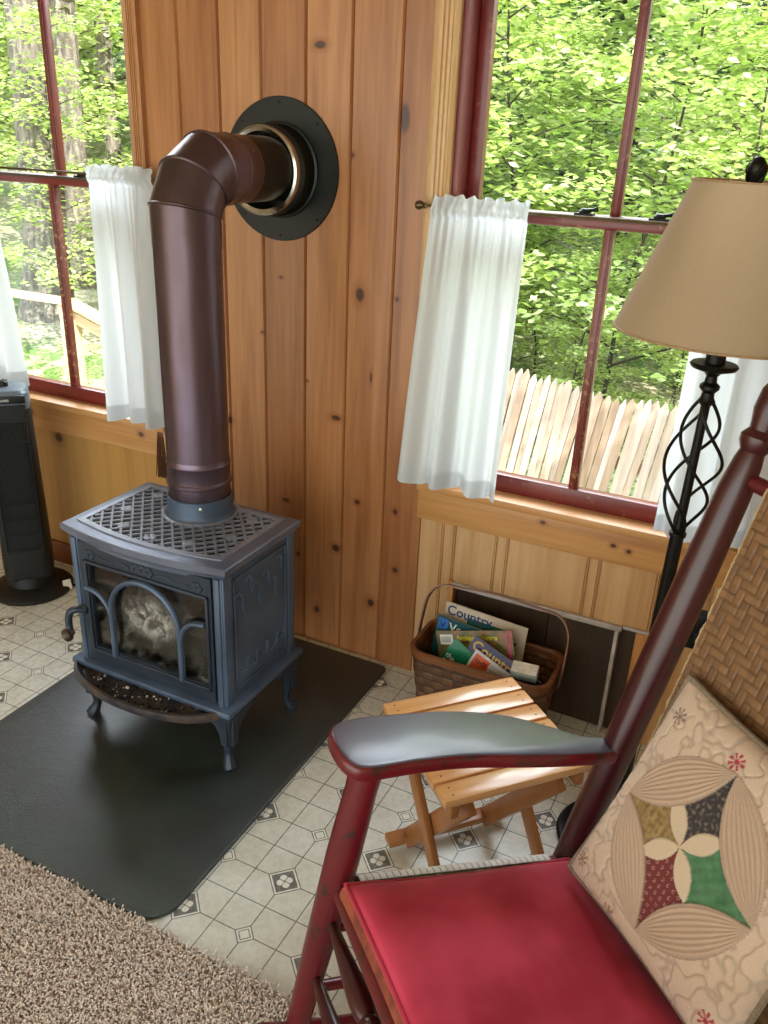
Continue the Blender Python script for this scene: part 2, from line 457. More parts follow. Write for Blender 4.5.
m_iron = plain('black_iron', '15130f', .42, .5, scale=60, bump=.1)
window(1, L0, L1, (-1.30,)); window(2, R0, R1, (.25,.42))

# ---------------------------------------------------------------- curtains and rods
m_cloth = Mat('white_cotton', .85)
nn = m_cloth.noise(m_cloth.coords(), 500, 2); m_cloth.base(m_cloth.mix(nn, 'ccd2d6','dde1e3')); m_cloth.bump(nn,.1,.0005)
m_cloth.translucent('eaecf0', .40); m_cloth = m_cloth.m
def curtain(label, tx0, tx1, bx0, bx1, ztop, zbot, y, n, seed, group):
    rnd = random.Random(seed); ph = [rnd.uniform(0,6.28) for _ in range(4)]; head=.028
    def fn(u, v):
        z = ztop+head-(ztop+head-zbot)*v
        tt = max(0,(ztop-z)/(ztop-zbot)); s = tt**.8
        x = (tx0+(tx1-tx0)*u)*(1-s)+(bx0+(bx1-bx0)*u)*s
        up = u+.02*sin(6.28*2*u+ph[0])
        big = (sin(2*pi*n*up+ph[1])+.35*sin(4*pi*n*up+ph[0]+s))*(.004+.017*s)+sin(2*pi*n*.5*up+ph[2])*.012*s
        fine = sin(2*pi*n*4.3*u+ph[3]+sin(9*u)*1.3)*.004*(1-min(1,tt*3))
        ruff = 0
        if z > ztop+.006: ruff = sin(2*pi*n*3.1*u+ph[2])*.010*(z-ztop)/head; z += .004*sin(2*pi*n*2.3*u+ph[0])
        pk = max(0,1-abs(z-ztop)/.02); big = big*(1-pk*.8)-.012*min(1,pk*2)
        x += cos(2*pi*n*up+ph[1])*.006*s
        zz = z + (.004*sin(2*pi*n*u+ph[0]) if v>.97 else 0)
        return (x, y+big+fine+ruff-(.003 if tt>0 else 0)-.012*s, zz)
    o = grid_mesh('curtain', 150, 90, fn, m_cloth)
    tag(o, label, 'curtain', group)
    def h(u,v):
        p = fn(u, 1-.045/(ztop+head-zbot)*(1-v)); return (p[0], p[1]-.0012, p[2])
    o2 = grid_mesh('hem', 150, 4, h, m_cloth, o)
    return o
CG='white cafe curtains hanging in the windows'
curtain('short white curtain at the left side of the large window above the magazine basket', -.088,.15,-.132,.15,1.355,.655,-.055,3.1,3,CG)
curtain('short white curtain behind the lamp pole and the rocking chair post', .55,.78,.535,.82,1.355,.655,-.055,3.3,8,CG)
curtain('cream-lit short white curtain hanging just left of the stovepipe', -1.165,-.935,-1.135,-.925,1.371,.655,-.055,2.6,5,CG)
curtain('short white curtain hanging behind the top of the black tower fan', -1.88,-1.60,-1.80,-1.515,1.371,.70,-.055,2.4,12,CG)
m_brass = plain('aged_brass', '6b5a40', .35, .8, scale=60)
def rod(label, x0, x1, z):
    t = thing('curtain_rod', label, 'curtain rod', (x0, -.055, z), group='thin curtain rods across the windows')
    bm = BM(); tube(bm, [(0,0,0),(x1-x0,0,0)], .0035, 10); new_mesh('pole', bm, m_brass, t)
    for s,x in ((-1,0),(1,x1-x0)):
        bm = BM(); lathe(bm, [(.004,0),(.0045,.004),(.008,.007),(.006,.011),(.010,.018),(.011,.024),(.008,.031),(0,.034)], 16, align((x,0,0),(x+s,0,0))); new_mesh('finial', bm, m_brass, t)
        bm = BM(); xb = x-s*.012; tube(bm, [(xb,.037,-.004),(xb,.01,-.004),(xb,0,-.004)], .0035, 8); lathe(bm, [(.010,0),(.010,.003),(.006,.004)], 16, T(xb,.038,-.004)@RX(pi/2)); new_mesh('bracket', bm, m_brass, t)
rod('thin bronze rod with knob ends across the window by the floor lamp', -.103, .83, 1.358)
rod('thin bronze rod across the window left of the stovepipe', -1.92, -.93, 1.374)

# small broom hanging on the wall behind the pipe
t = thing('hand_broom', 'small brown bristle hand broom hanging on the wall behind the stovepipe', 'broom', (-1.005,-.013,.64))
m_bristle = plain('brown_bristles', '5a3318', .8, scale=120)
bm = BM()
for k in range(140):
    a = random.uniform(-.02,.02); b=random.uniform(-.008,.008); tube(bm, [(a*.5,b*.5,0),(a*.9,b,-.09),(a*1.25+random.uniform(-.004,.004),b*1.2,-.175+random.uniform(-.012,.006))], .0011, 4)
new_mesh('bristles', bm, m_bristle, t)
bm = BM(); lathe(bm, [(.006,.075),(.008,.07),(.008,.03),(.012,.012),(.014,0),(.011,-.012)], 14); new_mesh('handle', bm, m_base, t)

# black wall outlet
t = thing('wall_outlet', 'black double wall outlet between the red chair post and woven chair back', 'outlet', (.70,-.0,.395))
bm = BM(); box(bm, -.036,.036,-.006,0,-.058,.058,.003); new_mesh('plate', bm, plain('black_plastic','0b0b0b',.35,scale=10), t)
for z in (-.026,.026):
    bm = BM(); box(bm, -.017,.017,-.0085,-.0055,z-.015,z+.015,.002); new_mesh('socket', bm, plain('socket_black','151515',.3,scale=10), t)
# ---------------------------------------------------------------- wood stove
def cast(name, col, rough=.42, metal=.25):
    M = Mat(name, rough, metal); n = M.noise(M.coords(), 420, 3); n2 = M.noise(M.coords(), 7, 3)
    c = hx(col); M.base(M.mix(n2.step(.3,.7), tuple(v*.78 for v in c[:3])+(1,), tuple(min(1,v*1.15) for v in c[:3])+(1,)))
    M.bump(n, .22, .0012); M.rough(n2*.2+(rough-.1)); return M.m
m_cast = cast('blue_grey_cast_iron', '53637b'); m_cast2 = cast('dark_cast_iron', '333b48'); m_lid = cast('lid_cast_iron', '696f82', .36)
m_rust = Mat('rusty_cast_iron', .55, .2); _n = m_rust.noise(m_rust.coords(), 16, 4); m_rust.base(m_rust.ramp(_n, [(.35,'33313a'),(.55,'4f4542'),(.7,'6e5547')])); m_rust.bump(_n,.2); m_rust=m_rust.m
m_soot_shade = plain('soot_shade_black', '0c0b0a', .8, scale=30)
st = thing('wood_stove', 'blue-grey cast iron wood stove with arched glass door standing on the black hearth mat', 'stove', (-.54,-.49,.012))
def P(name, bm, m=m_cast, par=None, **k): return new_mesh(name, bm, m, par or st, **k)
bm = BM(); box(bm, -.243,.243,-.163,.158,.163,.176,.003); box(bm, -.256,.256,-.176,.170,.174,.192,.006); P('base_plate', bm)
for sx in (-1,1):
    for sy in (-1,1):
        bm = BM(); x, y = sx*.222, sy*.138
        tube(bm, catmull([(x,y,.168),(x,y,.13),(x+sx*.002,y+sy*.002,.085),(x-sx*.002,y-sy*.002,.04),(x+sx*.006,y+sy*.006,.012),(x+sx*.012,y+sy*.010,.0)],4), [.030]*2+[.028,.026,.024,.022,.0205,.019,.018,.015,.013,.012,.012,.012,.013,.015,.017,.0175,.0175,.0175,.0175][:21], 8)
        arc = [(0,0),(0,-.085)]+[(-.055+.05*cos(a),-.085+.07*sin(a)) for a in [i*pi/2/7 for i in range(8)]][0:]+[(-.09,-.012),(-.09,0)]
        arc = [(0,0),(0,-.09),(-.018,-.088),(-.022,-.06),(-.035,-.035),(-.06,-.018),(-.095,-.012),(-.095,0)]
        prism(bm, [(p[0],p[1]) for p in arc], -.005,.005, T(x+sx*.012,y+sy*.018,.165)@Matrix.Scale(sx,4,(1,0,0))@RX(pi/2))
        prism(bm, [(p[0],p[1]) for p in arc], -.005,.005, T(x+sx*.02,y+sy*.012,.165)@RZ(pi/2)@Matrix.Scale(sy,4,(1,0,0))@RX(pi/2))
        P('leg', bm, m_cast2)
# body shell, open at the front
bm = BM(); Z0, Z1 = .19, .548
box(bm, -.230,-.214,-.14,.15,Z0,Z1); box(bm, .214,.230,-.14,.15,Z0,Z1); box(bm, -.23,.23,.138,.152,Z0,Z1); box(bm, -.22,.22,-.14,.14,Z0,Z0+.012); box(bm, -.22,.22,-.14,.14,Z1-.012,Z1)
for sx in (-1,1):
    for (a,b,c_) in ((.206,.232,.008),(.211,.227,.013)): box(bm, min(sx*a,sx*b), max(sx*a,sx*b), -.150-c_+.004, -.12, Z0, Z1, .003)
    box(bm, min(sx*.215,sx*.236), max(sx*.215,sx*.236), .125,.156,Z0,Z1,.003)
    box(bm, min(sx*.22,sx*.236), max(sx*.22,sx*.236), -.152,-.118,Z0,Z1,.003)
P('body', bm)
bm = BM(); box(bm, -.213,.213,-.13,.137,.203,.206); box(bm, -.213,.213,.13,.137,.205,.535); box(bm, -.213,-.208,-.13,.137,.205,.535); box(bm, .208,.213,-.13,.137,.205,.535)
P('firebox', bm, plain('firebrick','9a9288',.9,scale=14), smooth=False, auto=0)
# relief side panels: frame plus trailing vine
for sx in (-1,1):
    bm = BM(); X = sx*.2305
    for (y0,y1,z0,z1) in ((-.112,-.104,.215,.53),(.112,.12,.215,.53),(-.112,.12,.215,.223),(-.112,.12,.522,.53)): box(bm, min(X,X+sx*.004),max(X,X+sx*.004),y0,y1,z0,z1,.0015)
    rr = random.Random(4)
    for (yy,zz,sc) in ((-.085,.47,1),(-.045,.50,.8),(-.015,.465,1.1),(.03,.485,.8),(.06,.45,1),(.09,.50,.7),(-.07,.25,.8),(-.03,.245,.9),(.02,.25,.8),(.065,.245,.9),(.1,.26,.8)):
        dn = 1 if zz>.35 else -1
        c = catmull([(X+sx*.001, yy-.016*sc, zz+.006*sc), (X+sx*.001, yy, zz+.012*sc), (X+sx*.001, yy+.012*sc, zz-.002*dn), (X+sx*.001, yy+.010*sc, zz-.03*sc*dn), (X+sx*.001, yy+.014*sc, zz-.045*sc*dn)],5)
        tube(bm, c, .0036, 6)
        for k in (0,5,9,14,19):
            q = c[k]; lathe(bm, [(.0045*sc,0),(.003*sc,.002),(0,.003)], 8, T(q.x,q.y+rr.uniform(-.006,.006),q.z+rr.uniform(-.006,.006))@RY(sx*pi/2))
    P('side_panel', bm)
# lid with bowed front and ogee edge
def lid_out(hx_, yb, yf, bow, n=24):
    pts = [(-hx_+2*hx_*i/n, yf-bow*(1-(2*i/n-1)**2)) for i in range(n+1)]
    return pts+[(hx_, yb), (-hx_, yb)]
def loft(bm, rings, mi=0, close_bot=True, close_top=False):
    vv = [[bm.verts.new(p) for p in r] for r in rings]; n=len(rings[0])
    for a,b in zip(vv, vv[1:]):
        for k in range(n): bm.faces.new((a[k],a[(k+1)%n],b[(k+1)%n],b[k])).material_index=mi
    if close_bot: bm.faces.new(list(reversed(vv[0])))
    if close_top: bm.faces.new(vv[-1]).material_index=mi
bm = BM(); rings=[]
for (o_, z) in ((-.024,.536),(-.022,.546),(-.016,.549),(-.010,.552),(-.007,.559),(-.002,.563),(0,.566),(0,.578),(-.003,.582),(-.012,.583),(-.030,.585),(-.033,.5775),(-.045,.570)):
    rings.append([(x,y,z) for x,y in lid_out(.250+o_, .163+o_, -.163-o_*1.0, .030)])
loft(bm, rings, 0, True, True); P('lid', bm, m_lid, auto=25)
inb = lambda x,y,g=0: abs(x)<.206-g and y<.124-g and y>-.126-.028*(1-(x/.22)**2)+g and (x-.005)**2+(y-.07)**2>(.098+g)**2
bm = BM(); o1 = lid_out(.220,.136,-.134,.030); i1 = lid_out(.205,.123,-.120,.028)
loft(bm, [[(x,y,.580) for x,y in o1],[(x,y,.5885) for x,y in o1],[(x,y,.5885) for x,y in i1],[(x,y,.572) for x,y in i1]], 0, False, False)
for fam in (-1,1):
    th = fam*radians(50); d = (cos(th), sin(th)); nrm=(-sin(th), cos(th))
    for k in range(-22,23):
        off = k*.0245; run=None; s=-.36
        while s<.36:
            x,y = d[0]*s+nrm[0]*off, d[1]*s+nrm[1]*off; ok = inb(x,y)
            if ok and run is None: run=s
            if (not ok) and run is not None:
                if s-run>.01:
                    a=(d[0]*run+nrm[0]*off, d[1]*run+nrm[1]*off); L=s-run
                    box(bm, 0,L,-.0032,.0032,-.007,0,.0012, mat=T(a[0],a[1],.5875)@RZ(th), seg=1)
                run=None
            s+=.003
for (x,y) in ((-.10,-.10),(.10,-.10),(0,-.12),(-.165,-.02),(.165,-.02),(-.15,.09),(.15,.09)):
    for q in range(4): lathe(bm, [(.0085,-.006),(.0085,.001),(.006,.002)], 12, T(x+.009*cos(q*pi/2),y+.009*sin(q*pi/2),.587))
lathe(bm, [(.099,-.007),(.099,.001),(.094,.003),(.088,.001)], 40, T(.005,.07,.587), capb=False, capt=False)
P('top_grate', bm, cast('grate_iron','8e93a4',.4))
bm = BM(); lathe(bm, [(0,.5845),(.0001,.5845)],4)
prism(bm, lid_out(.21,.128,-.124,.028), .5725, .5775); P('grate_well', bm, m_soot_shade, auto=0, smooth=False)  # black plate painted in for the shade below the grate bars
bm = BM(); lathe(bm, [(.092,.579),(.092,.588),(.0865,.592),(.0835,.600),(.0835,.638),(.080,.640)], 48, T(.005,.07,0), capb=False, capt=False)
fc = P('flue_collar', bm); bm=BM(); lathe(bm, [(.005,0),(.005,.002),(0,.004)],10, T(.005+.0835*cos(-.9),.07+.0835*sin(-.9),.625)@RZ(-.9)@RY(pi/2)); P('screw', bm, plain('steel_screw','c9c9c9',.3,.8), fc)
# door
gx0, gx1, gz0, gz1 = -.174,.184,.243,.484
door = st
bm = BM(); YF=-.158
for (a,b,c_,d_) in ((-.204,gx0,.2,.543),(gx1,.204,.2,.543),(gx0,gx1,gz1,.543),(gx0,gx1,.2,gz0)): box(bm, a,b,YF,-.142,c_,d_)
for (a,b,c_,d_) in ((gx0-.012,gx0-.004,gz0-.012,gz1+.012),(gx1+.004,gx1+.012,gz0-.012,gz1+.012),(gx0-.012,gx1+.012,gz1+.004,gz1+.012),(gx0-.012,gx1+.012,gz0-.012,gz0-.004)): box(bm, a,b,YF-.006,YF+.002,c_,d_,.002)
dr = P('door', bm, m_cast2)
bm = BM()
def bar(p, w=.009): tube(bm, p, w, 8, sx=1, sy=.8)
for s in (-1,1):
    bar([(s*.108,YF-.004,gz0-.006),(s*.108,YF-.004,.36)])
    bar(catmull([(s*.108,YF-.004,.35),(s*.116,YF-.004,.378),(s*.135,YF-.004,.402),(s*.158,YF-.004,.413),(s*.186,YF-.004,.417)],5), .008)
bar([(.108*cos(pi*i/24),YF-.004,.36+.118*sin(pi*i/24)**.9) for i in range(25)])
P('tracery', bm, m_cast, dr)
bm = BM()
for cx in (-.165,-.02,.02,.165,0):
    for k in range(5):
        a=k*2*pi/5; lathe(bm, [(.008,0),(.006,.003),(0,.004)], 10, T(cx+.009*cos(a),YF,.512+.009*sin(a))@RX(pi/2))
for s in (-1,1): tube(bm, catmull([(s*.04,YF-.001,.51),(s*.07,YF-.001,.516),(s*.1,YF-.001,.508),(s*.14,YF-.001,.512)],5), .0025, 6)
P('rosette_relief', bm, m_cast2, dr)
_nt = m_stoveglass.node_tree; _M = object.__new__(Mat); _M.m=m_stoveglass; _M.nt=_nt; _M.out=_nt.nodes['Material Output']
_d = _nt.nodes.new('ShaderNodeBsdfDiffuse'); _mx = _nt.nodes.new('ShaderNodeMixShader'); _o = _M.out.inputs[0].links[0].from_socket  # pale reflection painted on the door glass as a diffuse patch
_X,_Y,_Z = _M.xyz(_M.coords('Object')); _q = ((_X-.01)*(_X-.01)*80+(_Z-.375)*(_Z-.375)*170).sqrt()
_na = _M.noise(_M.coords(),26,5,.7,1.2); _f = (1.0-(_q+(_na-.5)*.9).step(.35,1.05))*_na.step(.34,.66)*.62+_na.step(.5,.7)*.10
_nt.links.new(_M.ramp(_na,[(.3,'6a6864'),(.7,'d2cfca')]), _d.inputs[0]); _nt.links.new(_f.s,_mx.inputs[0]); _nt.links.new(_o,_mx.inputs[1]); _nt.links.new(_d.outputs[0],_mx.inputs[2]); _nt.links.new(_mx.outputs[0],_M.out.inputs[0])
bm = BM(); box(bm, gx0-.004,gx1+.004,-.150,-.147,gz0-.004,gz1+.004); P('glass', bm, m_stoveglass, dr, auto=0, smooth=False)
bm = BM(); tube(bm, catmull([(-.200,-.16,.345),(-.214,-.176,.350),(-.226,-.186,.345),(-.231,-.190,.325),(-.229,-.193,.302),(-.222,-.199,.290)],6), .0095, 10); lathe(bm, [(.014,0),(.014,.008),(.009,.012)], 14, align((-.205,-.155,.345),(-.21,-.18,.346)))
hd = P('handle', bm, m_cast2, dr)
bm = BM(); lathe(bm, [(.006,-.012),(.009,-.004),(.0165,0),(.0185,.008),(.016,.016),(.008,.020),(0,.021)], 20, align((-.222,-.199,.288),(-.258,-.240,.262))); P('knob', bm, plain('smoky_knob','4b3a34',.4), hd)
# burnt log and ash behind the glass, paled to imitate its reflections
def ash(u,v):
    x=-.19+.38*u; y=-.138+.24*v; z=.222+.11*(1-abs(2*u-1)**2.2)*(sin(pi*min(1,v*1.1+.12)))
    n = noise.fractal(Vector((x*22,y*22,1)),1,2,4)
    return (x,y,z+.018*n+.012*noise.noise(Vector((x*90,y*90,0))))
def ashc(u,v):
    n=.5+.5*noise.fractal(Vector((u*14,v*10,3)),1,2,4); g=.4+.6*max(0,n-.2); return (g,g*.97,g*.94)
grid_mesh('ash', 70,50, ash, attr_mat('grey_ash',.95), st, ashc)
bm = BM(); tube(bm, catmull([(-.12,-.07,.33),(-.02,-.085,.35),(.07,-.075,.345),(.12,-.06,.33)],4), [.03,.034,.036,.04,.038,.04,.036,.034,.036,.03,.032,.03,.028], 14)
for v in bm.verts: v.co += Vector((noise.noise(v.co*60),noise.noise(v.co*60+Vector((9,0,0))),noise.noise(v.co*60+Vector((0,9,0)))))*.008
P('charred_log', bm, plain('charred_log','f2efe8',.95,vary=.22,scale=30,bump=.5))
# ash lip
bm = BM(); n=28; xc, rx, ry = -.012, .236, .106
def half(k, z): return [(xc+(rx+k)*cos(pi+pi*i/n), -.150+(ry+k)*sin(pi+pi*i/n) if 0<i<n else -.150, z) for i in range(n+1)]
loft(bm, [half(-.012,.158),half(0,.164),half(.004,.176),half(.002,.186),half(-.006,.187),half(-.010,.180),half(-.02,.172)], 0, True, True)
lip = P('ash_lip', bm, m_rust, auto=40)
bm = BM(); rr = random.Random(5)
for k in range(260):
    a=rr.uniform(pi*1.05,pi*1.95); q=sqrt(rr.random())*.88; x=xc+rx*q*cos(a)*.95; y=-.152+ry*q*sin(a)*.9
    w = rr.random(); s=rr.uniform(.0012,.0032)*(1.6 if w>.97 else 1)
    b=bmesh.new(); bmesh.ops.create_icosphere(b, subdivisions=1, radius=s); b.transform(T(x,y,.1722+s*.5)@Matrix.Scale(rr.uniform(.5,1.5),4,(1,0,0)))
    for f in b.faces: f.material_index = 1 if w>.80 else 0
    join(bm,b)
P('ash_crumbs', bm, [m_soot_shade, plain('white_ash','d8d4cc',.9)], lip, kind='stuff')

# ---------------------------------------------------------------- stovepipe and wall thimble
def pipe_mat():
    M = Mat('brown_steel_pipe', .34, .75); vec=M.coords('Object',(6,6,1.2)); n=M.noise(vec,1.6,3); n2=M.noise(M.coords(),220,2); n3=M.noise(M.coords(),18,4)
    c=M.ramp(n,[(.3,'52423f'),(.5,'64525a'),(.7,'74667a')]); M.base(M.mix(n3.step(.6,.75)*.3,c,'5a4234')); M.rough(n3*.18+.24); M.bump(n2,.04,.0005); return M.m
m_pipe = pipe_mat()
m_blk = plain('matte_black_steel','10130f',.42,.3,scale=120,bump=.05)
PX, PY, PR = -.535,-.42,.0775
sp = thing('stovepipe', 'brown steel stovepipe rising from the stove and bending into the wall', 'stovepipe', (PX,PY,.652))
bm = BM(); lathe(bm, [(.0735,-.010),(.077,-.004),(.078,.0),(.0785,.03),(.0825,.034),(.0825,.040),(.079,.044),(.079,.082),(.0815,.086),(.079,.090),(.0778,.10)],48, capb=False, capt=False)
new_mesh('lower_sleeve', bm, m_pipe, sp)
ZB = 1.300-.652; RB=.118
bm = BM(); lathe(bm, [(PR,.095),(PR,.3),(PR,ZB-.02)],48, capb=False, capt=False)
box(bm, -.0015,.0015,-.0008,.0008,.1,ZB-.03, mat=RZ(-2.2)@T(PR,0,0)); new_mesh('pipe', bm, m_pipe, sp)
bm = BM()
def ring(th, rad, s=0.0, tilt=True):
    c=Vector((0, RB-RB*cos(th), ZB+RB*sin(th))); e=Vector((0,-cos(th),sin(th))); d=Vector((0,sin(th),cos(th)))
    return c,e,d
joints=[0,radians(15),radians(45),radians(75),radians(90)]
# centre-line polyline corners of a gored elbow
cor=[]
R2=RB/cos(radians(15))
for th in joints[1:4]: cor.append(Vector((0,RB-R2*cos(th),ZB+R2*sin(th))))
path=[Vector((0,0,ZB-.045)),Vector((0,0,ZB-.02))]+cor+[Vector((0,RB+.02,ZB+RB)),Vector((0,RB+.03,ZB+RB))]
def gore(bm, pts, r, seg=48):
    rings=[]
    for i,p in enumerate(pts):
        a=(pts[i]-pts[i-1]).normalized() if i else (pts[1]-pts[0]).normalized()
        b=(pts[i+1]-pts[i]).normalized() if i<len(pts)-1 else a
        bis=(a+b).normalized(); cs=a.dot(bis); u=Vector((1,0,0)); v=bis.cross(u).normalized()
        def mk(rr,off):
            base=p+bis*off
            return [bm.verts.new(base+u*cos(2*pi*k/seg)*rr+v*sin(2*pi*k/seg)*rr/cs) for k in range(seg)]
        if 1<i<len(pts)-2:
            rings += [mk(r,-.004), mk(r+.0035,-.0015), mk(r+.0035,.0015), mk(r,.004)]
        else: rings.append(mk(r,0))
    for a,b in zip(rings,rings[1:]):
        for k in range(seg): bm.faces.new((a[k],a[(k+1)%seg],b[(k+1)%seg],b[k]))
gore(bm, path, PR+.0015)
new_mesh('elbow', bm, m_pipe, sp)
HW=-PY-.012
bm = BM(); lathe(bm, [(PR-.001,0),(PR-.001,HW-RB-.07)],48, align((0,RB+.07,ZB+RB),(0,1,ZB+RB)), capb=False, capt=False); new_mesh('inner_pipe', bm, m_blk, sp)
bm = BM(); lathe(bm, [(PR,0),(PR,.075),(PR-.002,.077)],48, align((0,RB+.01,ZB+RB),(0,1,ZB+RB)), capb=False, capt=False)
lathe(bm, [(PR+.001,0),(PR+.003,.002),(PR+.001,.004)],48, align((0,RB+.03,ZB+RB),(0,1,ZB+RB)), capb=False, capt=False)
for k in range(3): lathe(bm, [(.004,0),(.003,.002),(0,.003)],8, T(PR*cos(.6+k*1.6),RB+.06,ZB+RB+PR*sin(.6+k*1.6))@RY(pi/2-.6-k*1.6))
new_mesh('horizontal_pipe', bm, m_pipe, sp)
WC = (-.553, 1.413)
wt = thing('wall_thimble', 'black round wall plate with silver ring where the stovepipe enters the wall', 'pipe collar', (WC[0],0,WC[1]))
RYM = RX(pi/2)      # local z -> -y
bm = BM(); lathe(bm, [(.176,0.0),(.176,.004),(.1745,.0055),(.11,.0055)],72, RYM, capb=False, capt=False)
lathe(bm, [(0,.003),(.11,.003)],48,RYM); new_mesh('wall_plate', bm, m_blk, wt)
for k in range(8):
    a=pi/2+k*pi/4; bm=BM(); lathe(bm, [(.004,.005),(.003,.007),(0,.0078)],8, RYM@T(.162*cos(a),.162*sin(a),0)); new_mesh('screw', bm, m_iron, wt)
bm = BM(); lathe(bm, [(.118,.005),(.118,.012),(.112,.014),(.110,.05),(.108,.055),(.105,.055),(.104,.02)],56,RYM, capb=False,capt=False); new_mesh('outer_ring', bm, m_blk, wt)
m_chrome = plain('bright_steel','b9b4ae',.16,1.0,scale=20)
bm = BM(); lathe(bm, [(.1075,.045),(.1095,.085),(.1075,.094),(.1015,.097),(.0925,.094),(.0905,.088),(.0905,.02)],56,RYM, capb=False,capt=False); new_mesh('steel_ring', bm, m_chrome, wt)

# ---------------------------------------------------------------- hearth mat
def mat_mat():
    M=Mat('hearth_mat_rubber',.3,Specular_IOR_Level=.9,Coat_Weight=.35,Coat_Roughness=.3); n=M.noise(M.coords(),260,3); n2=M.noise(M.coords(),5,4); n3=M.noise(M.coords(),34,4)
    M.base(M.mix(n2.step(.3,.7),'111d1b','22332f')); M.rough(n2*.2+n3*.12+.30); M.bump(n*1.3+n3*1.4,.55,.003); return M.m
X0,X1,Y0m,Y1m=-.965,-.157,-1.092,-.03
out=[]
for (cx,cy,a0) in ((X0+.07,Y0m+.07,pi),(X1-.07,Y0m+.07,1.5*pi),(X1-.02,Y1m-.02,0),(X0+.02,Y1m-.02,.5*pi)):
    r_=.07 if cy<-.5 else .02
    for k in range(9): out.append((cx+r_*cos(a0+k*pi/16), cy+r_*sin(a0+k*pi/16)))
bm=BM(); prism(bm,[(x,y) for x,y in out],.0005,.012,bev=.003)
tag(new_mesh('hearth_mat',bm,mat_mat()),'glossy black hearth mat with rounded corner under the wood stove','mat')

# ---------------------------------------------------------------- carpet
rr=random.Random(11)
def edge_y(x): return -1.098+.004*noise.noise(Vector((x*9,0,0)))
bm=BM(); pts=[(WL+.02,-2.6),(1.5,-2.6)]+[(1.5-(1.5-WL-.02)*i/60, edge_y(1.5-(1.5-WL-.02)*i/60)) for i in range(61)]
prism(bm,pts,.0005,.006)
cp=new_mesh('carpet',bm,plain('carpet_backing','a08c7a',.95,scale=150),auto=0,smooth=False)
tag(cp,'beige shag carpet on the floor in front of the black hearth mat','carpet')
vs=[];fs=[];cols=[]
def tuft(x,y,s):
    h=rr.uniform(.007,.011)*s; lean=(rr.gauss(0,.006),rr.gauss(0,.006)); a=rr.uniform(0,6.28); w=rr.uniform(.0013,.0021)*s
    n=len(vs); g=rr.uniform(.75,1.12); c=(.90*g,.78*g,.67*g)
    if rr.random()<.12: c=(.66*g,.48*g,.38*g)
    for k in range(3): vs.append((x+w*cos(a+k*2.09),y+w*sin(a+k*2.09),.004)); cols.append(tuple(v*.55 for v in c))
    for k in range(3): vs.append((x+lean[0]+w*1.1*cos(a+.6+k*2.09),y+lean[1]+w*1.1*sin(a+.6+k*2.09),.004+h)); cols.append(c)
    for k in range(3): fs.append((n+k,n+(k+1)%3,n+3+(k+1)%3,n+3+k))
    fs.append((n+3,n+4,n+5))
y=-1.095
while y>-1.62:
    st_=.0040 if y>-1.4 else .008; x=-1.5 if y>-1.4 else -1.2
    while x<.95:
        if y<edge_y(x)+.003: tuft(x+rr.uniform(-.003,.003), y+rr.uniform(-.003,.003), 1 if st_<.006 else 1.5)
        x+=st_
    y-=st_
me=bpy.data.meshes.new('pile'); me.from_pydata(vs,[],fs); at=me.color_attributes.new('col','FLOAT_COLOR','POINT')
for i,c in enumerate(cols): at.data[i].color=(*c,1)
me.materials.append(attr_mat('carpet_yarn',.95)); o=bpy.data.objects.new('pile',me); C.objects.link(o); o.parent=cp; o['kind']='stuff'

# ---------------------------------------------------------------- tower fan
m_fan=plain('black_fan_plastic','040506',.5,scale=10); m_fan2=plain('dark_grille','0d1114',.5,scale=10)
fan=thing('tower_fan','black tower fan with grey top standing on the vinyl floor under the window curtain','fan',(-1.475,-.2,.001),(0,0,radians(46)))
def rrect(w,d,r,n=6):
    o=[]
    for (cx,cy,a0) in ((w-r,-d+r,-pi/2),(w-r,d-r,0),(-w+r,d-r,pi/2),(-w+r,-d+r,pi)):
        for k in range(n+1): o.append((cx+r*cos(a0+k*pi/2/n),cy+r*sin(a0+k*pi/2/n)))
    return o
bm=BM(); lathe(bm,[(.135,0),(.137,.008),(.130,.016),(.10,.026),(.08,.034),(.075,.07)],48); new_mesh('base',bm,m_fan,fan)
bm=BM(); loft(bm,[[(x,y,z) for x,y in rrect(w,d,.035)] for (w,d,z) in ((.060,.055,.05),(.078,.072,.07),(.080,.074,.12),(.075,.070,.40),(.071,.066,.665),(.070,.065,.672))],0,True,True); new_mesh('body',bm,m_fan,fan)
bm=BM(); loft(bm,[[(x,y,z) for x,y in rrect(w,d,.035)] for (w,d,z) in ((.071,.066,.667),(.072,.067,.672),(.070,.065,.718),(.064,.058,.728),(.050,.044,.731))],0,True,True); tp=new_mesh('top_cap',bm,plain('grey_fan_top','6a7680',.35,scale=10),fan)
bm=BM(); lathe(bm,[(.014,.73),(.014,.745),(.010,.749),(0,.749)],20); box(bm,-.004,.004,-.02,.012,.742,.752,.002); new_mesh('knob',bm,m_fan,tp)
bm=BM(); box(bm,-.062,.062,-.072,-.062,.69,.716,.003); pl=new_mesh('front_badge',bm,m_fan2,tp)
lettering('HOLMES',.011,plain('silver_print','c8ccd0',.4),pl,T(-.027,-.0722,.698)@RX(pi/2),bold=.0003)
bm=BM()
for k in range(17):
    x=-.056+k*.007; box(bm,x-.0012,x+.0012,-.0765,-.066,.17,.685)
for k in range(9): box(bm,-.058,.058,-.078,-.0755,.18+k*.055,.1825+k*.055)
new_mesh('grille',bm,m_fan2,fan,auto=0,smooth=False)
bm=BM(); box(bm,-.060,.060,-.0755,-.068,.63,.685,.002); 
for k in range(24): box(bm,-.056+k*.0048,-.0545+k*.0048,-.0775,-.075,.635,.68)
new_mesh('upper_vent',bm,m_fan2,fan,auto=0,smooth=False)
